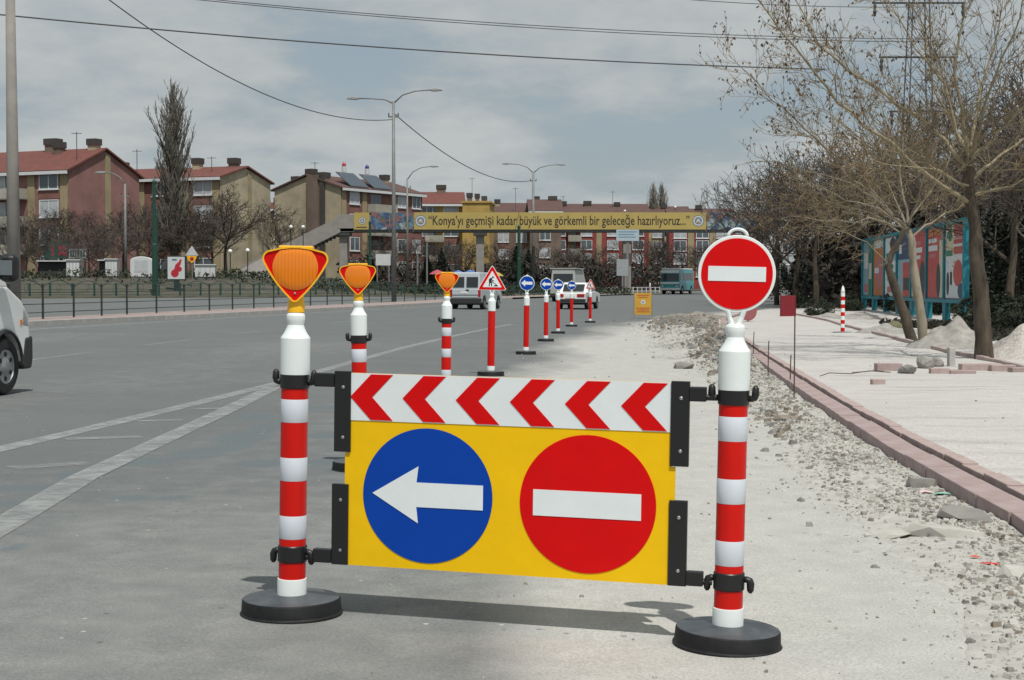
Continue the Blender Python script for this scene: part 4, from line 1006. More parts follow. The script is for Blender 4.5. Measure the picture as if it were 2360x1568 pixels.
sb = bpart('side_banner', MB().box(kx(817), kx(852), YB - .16, YB - .08, zb - .02, zt - .02), M_bann); emblem(836, sb, .62)
bpart('caption', MB().box(kx(822), kx(847), YB - .166, YB - .162, zb + .16, zb + .26), M_ink, sb)
# picture posters on the parapet: patchwork of blue and grey photographs
def poster_mat(name, cols, scale):
    m = bpy.data.materials.new(name); m.use_nodes = True; t_ = m.node_tree; n_ = t_.nodes; l_ = t_.links
    tcx = n_.new('ShaderNodeTexCoord'); vo = n_.new('ShaderNodeTexVoronoi'); vo.inputs['Scale'].default_value = scale
    no = n_.new('ShaderNodeTexNoise'); no.inputs['Scale'].default_value = scale * 1.2; no.inputs['Detail'].default_value = 4
    l_.new(tcx.outputs['Object'], vo.inputs['Vector']); l_.new(tcx.outputs['Object'], no.inputs['Vector'])
    sp_ = n_.new('ShaderNodeSeparateColor'); l_.new(vo.outputs['Color'], sp_.inputs[0])
    mx_ = n_.new('ShaderNodeMath'); mx_.operation = 'ADD'; l_.new(sp_.outputs[0], mx_.inputs[0])
    m2_ = n_.new('ShaderNodeMath'); m2_.operation = 'MULTIPLY_ADD'; l_.new(no.outputs['Fac'], m2_.inputs[0]); m2_.inputs[1].default_value = .8; m2_.inputs[2].default_value = -.4; l_.new(m2_.outputs[0], mx_.inputs[1])
    ra = n_.new('ShaderNodeValToRGB'); l_.new(mx_.outputs[0], ra.inputs[0])
    el = ra.color_ramp.elements
    while len(el) < len(cols): el.new(.5)
    for i, c_ in enumerate(cols): el[i].position = i / (len(cols) - 1); el[i].color = (*c_, 1)
    l_.new(ra.outputs[0], n_['Principled BSDF'].inputs['Base Color']); n_['Principled BSDF'].inputs['Roughness'].default_value = .7
    return m
M_post1 = poster_mat('photo_collage', [(.02, .035, .07), (.05, .10, .20), (.12, .22, .28), (.38, .42, .45), (.05, .10, .07), (.25, .12, .12), (.03, .05, .10)], 1.5)
for u0, u1 in ((856, 898), (900, 938), (939, 953), (1628, 1668), (1669, 1707), (1708, 1745)):
    bpart('photo_poster', MB().box(kx(u0), kx(u1), YB - .15, YB - .08, zb - .02, zt - .04), M_post1)
bpart('side_banner', MB().box(kx(1747), kx(1785), YB - .15, YB - .08, zb - .02, zt - .02), M_bann)
# blue white traffic boards hung by the pillar
t = thing('direction_board', 'pale blue direction board under the banner at the bridge pillar', 'sign', (kx(1446), YB - .6, gz(kx(1446), YB)))
mbp = MB().box(kx(1419), kx(1471), YB - .7, YB - .62, zat(556), zat(530)); [v_.__isub__(t.location) for v_ in mbp.v]
bo = obj('board', mbp, mat('pale_blue_board', (.40, .50, .55), .5, .04, 2), t)
for v0, v1, c0, c1 in ((534, 536.5, 1424, 1466), (540, 542.5, 1424, 1460), (546, 548.5, 1424, 1464)):
    mbp = MB().box(kx(c0), kx(c1), YB - .706, YB - .702, zat(v1), zat(v0)); [v_.__isub__(t.location) for v_ in mbp.v]; obj('text_line', mbp, mat('faded_blue', (.16, .26, .36), .5), bo)
mbp = MB().box(kx(1442), kx(1448), YB - .6, YB - .45, gz(kx(1446), YB), zat(540)); [v_.__isub__(t.location) for v_ in mbp.v]; obj('post', mbp, M_galv, t)
t = thing('notice_board', 'small grey board on a post below the pale blue board', 'sign', (kx(1428), YB - 4, gz(kx(1428), YB - 4)))
obj('board', MB().box(-.6, .6, -.04, .04, 2.0, 3.7), mat('grey_board', (.30, .33, .34), .6), t); obj('post', MB().box(-.07, .07, -.05, .05, 0, 2.0), M_galv, t)

# ------------------------------------------------------------- stalls and things on the left verge
def place(u, v, Y): p = at(u, v, Y); p.z = verge_z(p.x, p.y); return p
def stall(u0, u1, vt, Y, lb, dark_left=0., d=2.2, round_top=0., name='kiosk'):
    p = place((u0 + u1) / 2, 640, Y); w = (u1 - u0) * Y / F; hgt = at(u0, vt, Y).z - p.z
    t = thing(name, lb, 'kiosk', p, (0, 0, R(8)))
    if round_top:
        prof = [(-w / 2, .1), (w / 2, .1), (w / 2, hgt - round_top)] + [(w / 2 * math.cos(a) , hgt - round_top + round_top * math.sin(a)) for a in [math.pi * k / 10 for k in range(1, 10)]] + [(-w / 2, hgt - round_top)]
        obj('shell', MB().prism(prof, -d / 2, d / 2), M_wpan, t, bevel=.05)
        obj('door_panel', MB().box(-w * .3, w * .3, -d / 2 - .02, -d / 2 - .002, .5, hgt * .82), mat('kiosk_door', (.44, .47, .48), .5), t)
    else:
        obj('shell', MB().box(-w / 2, w / 2, -d / 2, d / 2, .1, hgt), M_wpan, t, bevel=.03)
        obj('roof_lip', MB().box(-w / 2 - .08, w / 2 + .08, -d / 2 - .1, d / 2 + .1, hgt, hgt + .08), M_wpan, t)
        for k in range(3): obj('panel_joint', MB().box(-w / 2 + w * (k + 1) / 4 - .012, -w / 2 + w * (k + 1) / 4 + .012, -d / 2 - .006, -d / 2 - .001, .2, hgt - .1), M_galv, t)
    if dark_left:
        obj('stall_shade', MB().box(-w / 2 - dark_left, -w / 2 - .003, -d / 2 + .1, d / 2, .1, hgt * .92), M_dark, t)  # solid box, its dark colour stands for the shade inside the stall
        obj('awning', MB().box(-w / 2 - dark_left - .1, -w / 2, -d / 2 - .3, d / 2, hgt * .93, hgt * .99), M_wpan, t)
    obj('plinth', MB().box(-w / 2 + .05, w / 2 - .05, -d / 2 + .05, d / 2 - .05, -.3, .1), M_conc2, t)
    return t
stall(158, 187, 601, 124, 'white box kiosk with a dark open stall on its left side', dark_left=2.2)
stall(247, 273, 599, 124, 'narrow white box kiosk left of the grey lamp pole', dark_left=.5)
stall(304, 353, 592, 122, 'white cabin with rounded roof beside the thick green post', round_top=.35, name='cabin')
stall(452, 497, 612, 124, 'low pale cabin behind the warning triangle sign', name='cabin')
# shop signs behind the kiosks
def shopsign(u0, u1, v0, v1, Y, m, lb, bars, bm_, word=None):
    p = place((u0 + u1) / 2, 600, Y); w = (u1 - u0) * Y / F; z0 = at(u0, v1, Y).z - p.z; z1 = at(u0, v0, Y).z - p.z
    t = thing('shop_sign', lb, 'sign', p)
    bo = obj('board', MB().box(-w / 2, w / 2, -.08, .08, z0, z1), m, t)
    for a, c_ in bars: obj('printed_panel', MB().box(-w / 2 + w * a, -w / 2 + w * c_, -.088, -.082, z0 + .15 * (z1 - z0), z0 + .85 * (z1 - z0)), bm_, bo)
    for s in (-1, 1): obj('post', MB().box(s * w * .42 - .06, s * w * .42 + .06, -.06, .06, -.3, z0), M_dark, t)
shopsign(102, 157, 560, 596, 134, mat('dark_green_sign', (.02, .07, .06), .6), 'dark green and red shop sign above the left kiosk', ((.30, .42), (.62, .95)), mat('red_sign_panel', (.28, .04, .06), .6))
shopsign(160, 199, 574, 596, 134, mat('pale_green_sign', (.30, .36, .35), .6), 'pale sign board with dark lettering behind the left kiosk', ((.06, .16), (.2, .3), (.36, .44), (.48, .6), (.66, .78), (.83, .92)), mat('dark_lettering', (.04, .06, .07), .6))
# illuminated advertising box with a red figure
p = place(407, 640, 116); t = thing('advertising_box', 'white advertising box with a red figure beside the green post', 'sign', p)
w = 44 * 116 / F; z1 = at(407, 590, 116).z - p.z; z0 = at(407, 646, 116).z - p.z
cs = obj('case', MB().box(-w / 2, w / 2, -.12, .12, z0, z1), M_fence, t, bevel=.03)
obj('poster', MB().box(-w / 2 + .08, w / 2 - .08, -.128, -.122, z0 + .08, z1 - .08), M_wpan, cs)
mr2 = mat('red_print', (.45, .02, .04), .5)
cx_, cz_ = .02, lerp(z0, z1, .40)
for pts_ in (circle(cx_ - .12, cz_ - .22, .30, 18), circle(cx_ + .22, cz_ + .1, .2, 14), [(cx_ - .2, cz_), (cx_ + .2, cz_), (cx_ + .28, cz_ + .48), (cx_ + .12, cz_ + .62), (cx_ - .08, cz_ + .42)], [(cx_ + .05, cz_ + .4), (cx_ + .3, cz_ + .4), (cx_ + .42, cz_ + .82), (cx_ + .28, cz_ + .84)]):
    obj('red_figure', MB().prism(pts_, -.136 - .002 * len(pts_) % .004, -.1295), mr2, cs)
obj('blue_lettering', MB().box(-.32, .05, -.134, -.129, z1 - .36, z1 - .24), mat('blue_print', (.08, .14, .25), .5), cs)
obj('leg', MB().box(-.2, .2, -.1, .1, -.4, z0), M_fence, t)
# warning triangle and yellow disc sign on a mast
p = place(443, 640, 118); t = thing('warning_sign', 'pale warning triangle over a yellow sign on a thin mast', 'sign', p)
hz = at(443, 568, 118).z - p.z
obj('mast', MB().tube([(0, 0, -.4), (0, 0, hz)], .045, 8), M_galv, t)
obj('triangle', MB().prism([(-.52, hz - .72), (.52, hz - .72), (0, hz + .05)], -.09, -.06), mat('grey_white_sign', (.50, .52, .53), .5), t)
y_ = obj('yellow_plate', MB().prism([(-.4, hz - .76), (.4, hz - .76), (.28, hz - 1.05), (0, hz - 1.3), (-.28, hz - 1.05)], -.09, -.06), M_yelpl, t)
obj('red_mark', MB().prism(circle(0, hz - .98, .16, 14), -.096, -.092), mr2, y_)
# market umbrellas and stall at the bridge foot
for u, v, c_, lb in ((1008, 630, (.42, .08, .12), 'red market umbrella beyond the fence'), (1056, 631, (.10, .18, .42), 'left blue market umbrella behind the van'), (1084, 630, (.08, .16, .38), 'right blue market umbrella behind the van'), (1142, 634, (.45, .35, .06), 'yellow market umbrella behind the roadworks triangle')):
    p = at(u, 645, 140); p.z = verge_z(p.x, p.y); hz = at(u, v - 8, 140).z - p.z
    t = thing('market_umbrella', lb, 'umbrella', p, group='market umbrellas')
    obj('canopy', MB().lathe([(.75, -.42), (.70, -.36), (.4, -.15), (.04, 0)], 10, c=(0, 0, hz)), mat('canopy_' + lb.split()[0] + lb.split()[1], c_, .8), t)
    obj('pole', MB().tube([(0, 0, -.3), (0, 0, hz)], .03, 6), M_galv, t)
o_p = at(883, 600, 148); o_p.z = verge_z(o_p.x, o_p.y)
t = thing('notice_board', 'white notice board beside the tall lamp pole under the bridge', 'sign', o_p)
w = 34 * 148 / F; z1 = at(883, 586, 148).z - o_p.z; z0 = at(883, 612, 148).z - o_p.z
obj('board', MB().box(-w / 2, w / 2, -.06, .06, z0, z1), M_wpan, t); [obj('post', MB().box(s * w * .4 - .05, s * w * .4 + .05, -.05, .05, -.3, z0), M_galv, t) for s in (-1, 1)]

# ------------------------------------------------------------- signs and posts on the right
p = G(1482, 735); t = thing('sandwich_sign', 'yellow upright notice board standing on the road by the rubble', 'sign', p, (R(-4), 0, R(-4)))
obj('board', MB().box(-.37, .37, -.012, .012, .17, 1.12), mat('orange_yellow_board', (.52, .30, .03), .6, .1, 4), t)
for s in (-1, 1): obj('leg', MB().box(s * .385 - .018, s * .385 + .018, -.03, .03, 0, 1.13), M_galv, t)
obj('foot_bar', MB().box(-.42, .42, -.06, .06, .0, .03), M_galv, t)
obj('emblem', MB().prism(circle(0, .72, .10, 20), -.0175, -.0135), M_wpan, t)
obj('emblem_core', MB().prism(circle(0, .72, .055, 16), -.021, -.0178), mat('faded_blue'+'_core', (.25, .3, .36), .6), t)
for z_, w_ in ((1.02, .26), (.93, .20), (.46, .30), (.38, .26), (.30, .28)): obj('text_line', MB().box(-w_, w_, -.0165, -.0135, z_ - .018, z_ + .018), mat('red_text', (.42, .07, .03), .6), t)
p = G(1816, 730, .09); t = thing('red_board', 'dark red metal board standing at the far end of the footway', 'sign', p, (0, 0, R(8)))
obj('panel', MB().box(-.32, .32, -.02, .02, .0, .93), mat('dark_red_sheet', (.20, .012, .02), .55, .12, 3), t, bevel=.01)
obj('frame', MB().box(-.36, -.32, -.03, .03, 0, .96).box(.32, .36, -.03, .03, 0, .96), mat('dark_red_frame', (.13, .01, .015), .6), t)
p = G(1724, 742, .09); t = thing('red_board', 'round reddish board low behind the round no entry sign', 'sign', p, (0, 0, R(20)))
obj('panel', MB().prism(circle(0, .42, .38, 24), -.02, .02), mat('pink_sheet', (.30, .10, .10), .6, .1, 3), t); obj('leg', MB().box(-.03, .03, -.02, .02, -.05, .1), M_galv, t)
p = G(1942, 767, .1); t = thing('striped_bollard', 'thin red and white striped bollard with pointed tip on the footway', 'bollard', p)
hb = 1.40; obj('base', MB().lathe([(.3, 0), (.3, .025), (.2, .035)], 20), mat('grey_plate', (.22, .24, .24), .7), t)
for k in range(10):
    z0 = .03 + k * .118; obj('stripe', MB().lathe([(.062, z0), (.062, z0 + .118)], 16), M_redtube if k % 2 == 0 else M_white, t)
obj('tip', MB().lathe([(.062, 1.21), (.058, 1.27), (.03, 1.38), (.006, 1.42)], 16), M_white, t, smooth=True)
p = G(1498, 694); t = thing('striped_bollard', 'pale thin traffic post far away left of the minibus', 'bollard', p)
obj('base', MB().lathe([(.22, 0), (.22, .06)], 12), M_black, t); obj('tube', MB().lathe([(.05, .06), (.05, 1.1)], 10), mat('faded_pink', (.55, .33, .32), .6), t); obj('tip', MB().lathe([(.05, 1.1), (.06, 1.3), (.01, 1.42)], 10), M_white, t)

# ------------------------------------------------------------- billboard wall on the right
M_teal = mat('teal_billboard_frame', (.012, .20, .26), .55, .12, 3)
a0 = at(2224, 692, 57); b0 = at(1989, 680, 84); bz0, bz1 = a0.z, at(2224, 510, 57).z
dv = Vector((b0.x - a0.x, b0.y - a0.y, 0)); BL = dv.length; dv.normalize()
t = thing('billboard', 'long teal framed billboard wall with seven posters behind the leaning trunk', 'billboard', (a0.x, a0.y, gz(a0.x, a0.y)))
t.rotation_euler = (0, 0, math.atan2(dv.y, dv.x)); zz0 = bz0 - t.location.z; zz1 = bz1 - t.location.z
FS = 1      # local +y side is the one facing the road (left of travel direction)
nP = 7; pw_ = BL / nP
obj('back_board', MB().box(0, BL, -.10, .0, zz0, zz1), mat('board_grey', (.2, .21, .21), .8), t)
obj('frame', MB().box(-.12, BL + .12, -.14, .10, zz1, zz1 + .14), M_teal, t); obj('frame', MB().box(-.12, BL + .12, -.14, .10, zz0 - .14, zz0), M_teal, t)
for k in range(nP + 1): obj('frame', MB().box(k * pw_ - .11, k * pw_ + .11, -.13, .095, zz0, zz1), M_teal, t)
for k in range(nP + 1):
    for dx in ((.55,) if k == 0 else (-.3,)):
        obj('leg', MB().box(k * pw_ + dx, k * pw_ + dx + .62, -.16, .04, -.9, zz0 - .14), M_teal, t)
Hh = zz1 - zz0
PC = {'w': mat('poster_white', (.60, .63, .63), .6), 'r': mat('poster_red', (.46, .07, .06), .6, .12, 1.5), 'g': mat('poster_green', (.03, .17, .09), .6), 'o': mat('poster_orange', (.48, .16, .04), .6), 'b': mat('poster_navy', (.03, .06, .13), .6), 'c': mat('poster_cream', (.55, .50, .36), .6), 'k': mat('poster_dark', (.035, .04, .045), .6), 'p': mat('poster_pink', (.45, .16, .17), .6), 's': mat('poster_sky', (.22, .36, .42), .6)}
def poster(k, base, items):
    x0 = k * pw_ + .15; x1 = (k + 1) * pw_ - .15; pb = obj('poster', MB().box(x0, x1, .002, .012, zz0 + .06, zz1 - .06), PC[base], t)
    for i, (kind, a, b_3, c_, d_, col) in enumerate(items):          # a..b left to right as seen from the road
        xa, xb = lerp(x1, x0, a), lerp(x1, x0, b_3); za, zb_ = lerp(zz0 + .06, zz1 - .06, c_), lerp(zz0 + .06, zz1 - .06, d_); y0 = .0135 + i * .0022
        if kind == 'e': mb_ = MB().prism([(lerp(xa, xb, .5 + .5 * math.cos(6.283 * q / 24)), lerp(za, zb_, .5 + .5 * math.sin(6.283 * q / 24))) for q in range(24)], y0, y0 + .0015)
        else: mb_ = MB().box(min(xa, xb), max(xa, xb), y0, y0 + .0015, za, zb_)
        obj('print', mb_, PC[col], pb)
poster(0, 'w', [('q', 0, .42, .62, 1, 'c'), ('e', .12, .36, .78, .96, 'g'), ('q', .03, .38, .58, .66, 'g'), ('q', .45, 1, .86, 1, 'r'), ('q', .45, 1, .74, .80, 'r'), ('q', .45, 1, .60, .70, 'r'), ('q', .5, .95, .81, .85, 'p'), ('e', .45, .92, .16, .52, 'r'), ('e', .08, .2, .04, .36, 'k'), ('q', .28, .36, .18, .36, 'k'), ('e', .7, 1, 0, .2, 'b')])
poster(1, 'r', [('q', .05, .95, .9, 1, 'o'), ('q', .05, .55, .80, .86, 'w'), ('q', .05, .6, .68, .76, 'w'), ('q', .1, .5, .58, .64, 'p'), ('q', .72, .92, .0, .82, 'c'), ('e', .55, .8, 0, .5, 'k')])
poster(2, 'r', [('q', .08, .6, .8, .86, 'p'), ('q', .08, .7, .68, .76, 'w'), ('q', .08, .6, .58, .64, 'w'), ('e', .55, .9, 0, .55, 'k'), ('q', 0, .12, 0, .4, 'c')])
poster(3, 's', [('q', 0, 1, .6, 1, 'b'), ('q', .4, 1, 0, .55, 'r'), ('q', .1, .3, .7, .85, 'w'), ('q', .45, .9, .1, .3, 'k')])
poster(4, 'w', [('q', .1, .6, .68, .74, 'g'), ('q', .1, .7, .46, .54, 'g'), ('q', .2, .9, .26, .4, 'g'), ('e', .4, .9, .78, 1, 'k'), ('q', .2, .6, .06, .16, 'p'), ('q', .7, 1, .6, .72, 's')])
poster(5, 'c', [('q', 0, 1, 0, .85, 'o'), ('e', .2, .8, .1, .7, 'p'), ('q', .2, .8, .86, .97, 'w'), ('q', .1, .5, .4, .5, 'w')])
poster(6, 's', [('q', .55, 1, 0, 1, 'g'), ('q', .1, .5, .05, .2, 'p'), ('q', .1, .5, .5, .8, 'w'), ('q', .6, .9, .3, .6, 'c')])
# ================================================================== BUILDINGS
def wallm(name, col, s=.45, var=.22): return mat(name, col, .92, var, s, detail=10)
M_brick = wallm('red_brown_render', (.27, .14, .125)); M_tan = wallm('tan_render', (.40, .345, .24)); M_och = wallm('ochre_strip', (.31, .26, .155))
M_yel = wallm('mustard_render', (.42, .28, .085)); M_redp = wallm('brick_red_panel', (.21, .10, .082)); M_crm = wallm('cream_render', (.36, .34, .29)); M_brn = wallm('brown_render', (.17, .125, .10))
M_redw = wallm('wine_red_render', (.25, .055, .05)); M_ylw = wallm('pale_yellow_render', (.40, .34, .19))
def tile_mat(name, c1, c2):
    m = mat(name, c1, .9, col2=c2, scale=1.2, detail=8)
    n_ = m.node_tree.nodes; l_ = m.node_tree.links; tcx = n_.new('ShaderNodeTexCoord'); wv = n_.new('ShaderNodeTexWave'); wv.bands_direction = 'X'; wv.inputs['Scale'].default_value = 1.6
    l_.new(tcx.outputs['Object'], wv.inputs['Vector']); bu = n_.new('ShaderNodeBump'); bu.inputs['Strength'].default_value = .6; bu.inputs['Distance'].default_value = .05
    l_.new(wv.outputs['Fac'], bu.inputs['Height']); l_.new(bu.outputs[0], n_['Principled BSDF'].inputs['Normal']); return m
M_tile = tile_mat('red_roof_tile', (.185, .060, .045), (.125, .050, .042)); M_tile2 = tile_mat('old_roof_tile', (.13, .066, .056), (.09, .055, .05))
M_frame = mat('white_window_frame', (.62, .64, .65), .5); M_pane = mat('window_pane', (.10, .12, .135), .12, .3, .5, spec=.7); M_chim = wallm('chimney_soot_niche_shade', (.06, .052, .048))
M_curt = mat('curtained_pane', (.42, .45, .47), .3, .3, .8)
WIN = {}
def window(parent, M_, w, h, kind=0):
    """M_: placement with local x along the wall and local -y out of it; frame with pane and mullion as sub-parts"""
    key = (round(w, 2), round(h, 2))
    if key not in WIN:
        f = MB(); t_ = .09
        f.box(-w / 2, w / 2, -.07, .05, 0, t_).box(-w / 2, w / 2, -.07, .05, h - t_, h).box(-w / 2, -w / 2 + t_, -.07, .05, t_, h - t_).box(w / 2 - t_, w / 2, -.07, .05, t_, h - t_).box(-.045, .045, -.06, .05, t_, h - t_)
        f.box(-w / 2 - .1, w / 2 + .1, -.16, .05, -.09, -.004)
        a = f.mesh('window'); fixn(a); a.materials.append(M_frame)
        b_4 = MB().box(-w / 2 + t_, w / 2 - t_, -.03, .02, t_, h - t_).mesh('pane'); fixn(b_4); b_4.materials.append(M_pane)
        c_4 = b_4.copy(); c_4.materials.clear(); c_4.materials.append(M_curt)
        WIN[key] = (a, b_4, c_4)
    a, b_4, c_4 = WIN[key]
    o = obj('window', a, None, parent); o.matrix_local = M_
    obj('pane', c_4 if kind else b_4, None, o)
    return o
def building(name, lb, corner, rz, L, Wd, zbase, eave, ridge, wall, gable=None, roof=None, nfl=4, cols=(), gcols=(), panel=None, gside=1, strips=(), gstrips=(), chims=(), balc=(), seed=1, flat=False, over=.5):
    """corner: world xy of local origin; façade on local y=0 facing -y, L along x; gables on x=0 and x=L; gside the one to decorate"""
    t = thing(name, lb, 'building', (corner[0], corner[1], zbase), (0, 0, rz)); e = eave - zbase; rg = ridge - zbase; r_ = random.Random(seed)
    prof = [(0, -2), (Wd, -2), (Wd, e), (Wd / 2, rg - .12), (0, e)] if not flat else [(0, -2), (Wd, -2), (Wd, e), (0, e)]
    obj('wall', MB().prism(prof, .0, L, lambda a, b, d: (d, a, b)), wall, t)
    if gable:
        gx = L + .006 if gside > 0 else -.006
        obj('gable_wall', MB().prism(prof, gx, gx + gside * .05, lambda a, b, d: (d, a, b)), gable, t)
    if not flat:
        sl = (rg - e) / (Wd / 2); th = .18; y0 = -over
        rf = obj('roof', MB().add([(-.35, y0, e + sl * y0), (L + .35, y0, e + sl * y0), (L + .35, Wd / 2, rg), (-.35, Wd / 2, rg), (-.35, Wd - y0, e + sl * y0), (L + .35, Wd - y0, e + sl * y0)] , [(0, 1, 2, 3), (3, 2, 5, 4)]), roof, t)
        sd_ = rf.modifiers.new('thick', 'SOLIDIFY'); sd_.thickness = th; sd_.offset = 1
        obj('fascia', MB().box(-.3, L + .3, -over - .05, -over + .04, e - sl * over - .22, e - sl * over + .1), M_frame, rf)
    else:
        rf = obj('roof', MB().box(-.2, L + .2, -.2, Wd + .2, e, e + .3), roof, t)
    for cx_, cy_, hh, w_ in chims:
        w_ *= .8
        zc = (e + (min(cy_, Wd - cy_)) * (rg - e) / (Wd / 2)) if not flat else e
        ch = obj('chimney', MB().box(cx_ - w_, cx_ + w_, cy_ - .45, cy_ + .45, zc - .4, zc + (hh := hh * .62)), M_tan if r_.random() < .4 else M_brn, rf)
        obj('chimney_cap', MB().box(cx_ - w_ - .1, cx_ + w_ + .1, cy_ - .55, cy_ + .55, zc + hh - .55, zc + hh + .1), M_chim, ch)
    fh = e / nfl
    for x in strips: obj('pilaster', MB().box(x - .45, x + .45, -.10, -.004, -.5, e - .25), M_och, t)
    for y in gstrips:
        gx = L if gside > 0 else 0
        obj('pilaster', MB().box(gx + gside * .056, gx + gside * .14, y - .4, y + .4, -.5, e + (min(y, Wd - y)) * (rg - e) / (Wd / 2) - .3), M_och if wall is not M_tan else M_redp, t)
    for i in range(nfl):
        z0 = i * fh + fh * .32
        for (x, w, h) in cols:
            window(t, Matrix.Translation((x, -.03, z0)), w, h, r_.random() < .6)
            if panel: obj('spandrel', MB().box(x - w / 2 - .12, x + w / 2 + .12, -.06, -.004, z0 - (fh - h) + .1, z0 - .12), panel, t)
        for (y, w, h) in gcols:
            gx = L + .03 if gside > 0 else -.03
            M_ = Matrix.Translation((gx + gside * .05, y, z0)) @ Matrix.Rotation(R(90) * gside, 4, 'Z')
            window(t, M_, w, h, r_.random() < .5)
        for (x, w) in balc:
            if i == 0: continue
            b_5 = obj('balcony', MB().box(x - w / 2, x + w / 2, -1.25, -.004, z0 - .95, z0 - .8), M_conc, t)
            obj('parapet', MB().box(x - w / 2, x + w / 2, -1.25, -1.17, z0 - .8, z0 + .12), M_crm, b_5)
            [obj('side_panel', MB().box(xq, xq + .08, -1.16, -.01, z0 - .8, z0 + .12), M_crm, b_5) for xq in (x - w / 2, x + w / 2 - .08)]
            obj('balcony_door', MB().box(x - w * .38, x + w * .1, -.03, -.004, z0 - .8, z0 + 1.4), M_pane, t)
    return t
def hz(v, Y): return at(1180, v, Y).z
# red-brown house at the left
c24 = R(24); C = Vector((-43.7, 150)); L = 26
o0 = C - Vector((math.cos(c24), -math.sin(c24))) * L
building('apartment_house', 'red-brown apartment house with ochre strips at the left behind the concrete pole', o0, -c24, L, 11, 1.8, hz(391, 150), hz(345, 155), M_brick, M_brick, M_tile, 4,
         cols=((23.6, 2.4, 1.75), (17.0, 2.2, 1.6), (9.5, 2.4, 1.75), (5, 2.2, 1.6)), panel=M_redp, strips=(25.5, 21.4, 11.4, 7.2), gstrips=(5.9,), balc=((18.6, 4.6), (13.6, 3.0)), chims=((21, 4.6, 1.9, .5), (19.6, 5.3, 2.1, .9), (24.8, 5.4, 1.7, .6), (10.5, 5, 1.8, .6)), seed=2)
# tan house behind the poplar
c20 = R(20); C = Vector(((509 - 1180) / F * 165, 165)); L = 19
o0 = C - Vector((math.cos(c20), -math.sin(c20))) * L
building('apartment_house', 'tan apartment house with red tiled roof behind the poplar', o0, -c20, L, 11, 1.9, hz(408, 165), hz(386, 170), M_redp, M_tan, M_tile, 4,
         cols=((16.9, 2.3, 1.7), (11.5, 2.0, 1.6), (6.5, 2.0, 1.6), (2.2, 1.6, 1.6)), panel=M_redp, strips=(18.5, 14.6, 9.0, 4.2), gstrips=(6.2,), balc=((3.6, 2.6),), chims=((13.4, 4.6, 2.0, .55), (17.6, 5.4, 1.6, .6), (3.5, 4.6, 1.7, .6)), seed=3)
# small far house between
building('far_house', 'small far house with red roof between the tan houses', ((600 - 1180) / F * 215, 215), R(10), 6, 9, 2, hz(482, 215), hz(468, 218), M_ylw, None, M_tile, 4, cols=((2.6, 1.2, 1.5),), chims=((2.4, 3, 1.6, .4),), seed=8)
# large tan house with broad gable towards the viewer and facade along the road
X3 = (787 - 1180) / F * 185
tb = building('apartment_house', 'large tan house with solar heaters on its roof left of the lamp pole', (X3, 185), R(58), 17, 10.5, 2.0, hz(432, 185), hz(405, 188), M_redp, M_tan, M_tile2, 4,
         cols=((2.6, 1.9, 1.7), (12.4, 1.8, 1.7), (15.6, 1.8, 1.7)), panel=M_redp, gside=-1, strips=(.5, 4.6, 10.8), gstrips=(), balc=((7.6, 4.6),), chims=((.7, 3.2, 1.4, .7), (.7, 5.2, 1.2, .6), (.7, 7.4, .9, .7), (15.5, 5, 1.6, .5)), seed=4)
obj('chimney_stack', MB().box(-.45, -.06, 3.4, 5.0, -1, hz(402, 186) - 2), M_brn, tb); obj('niche_shade', MB().box(-.3, -.062, 2.4, 3.1, -1, hz(408, 186) - 2), M_chim, tb)  # second box: dark colour stands for the shade in a gable niche
for k, (x, col) in enumerate(((3.5, (.4, .03, .05)), (8.2, (.03, .05, .2)))):
    e_ = hz(432, 185) - 2; s_ = obj('solar_panel', MB().add([(x - 1.8, -.2, e_ + .3), (x + 1.8, -.2, e_ + .3), (x + 1.8, 2.2, e_ + 2.1), (x - 1.8, 2.2, e_ + 2.1), (x - 1.8, -.2, e_ + .2), (x + 1.8, -.2, e_ + .2), (x + 1.8, 2.2, e_ + 2.0), (x - 1.8, 2.2, e_ + 2.0)], [(0, 1, 2, 3), (7, 6, 5, 4), (0, 4, 5, 1), (1, 5, 6, 2), (2, 6, 7, 3), (3, 7, 4, 0)]), mat('solar_glass', (.07, .085, .10), .15, spec=.8), tb)
    obj('water_tank', MB().lathe([(.30, 0), (.30, .7)], 12, c=(x + .4, 2.6, e_ + 2.2)), M_wpan, s_); obj('tank_top', MB().lathe([(.24, .7), (.26, .95), (.12, 1.2)], 12, c=(x + .4, 2.6, e_ + 2.2)), mat(f'tank_{k}', col, .5), s_)
# mustard house
Xm = (950 - 1180) / F * 238
building('apartment_house', 'mustard yellow house with red roof above the left end of the banner', (Xm, 240), R(4), 8.0, 11, 2.2, hz(468, 238), hz(444, 244), M_yel, M_yel, M_tile, 4,
         cols=((6.0, 2.4, 1.7), (2.2, 2.0, 1.6)), panel=M_redp, gside=1, strips=(), gstrips=(), balc=((3.4, 3),), chims=((4.6, 5.4, 2.0, .9),), seed=5)
tb = building('gabled_wing', 'mustard gable end with three chimneys right of the mustard house', ((1066 - 1180) / F * 236, 236), R(-4), 4.2, 9, 2.2, hz(468, 236), hz(440, 240), M_yel, None, M_yel, 4, cols=(), chims=((1.0, 1.2, 2.4, .45), (2.2, 1.2, 2.2, .35), (3.3, 1.2, 1.6, .4)), seed=6, flat=True)
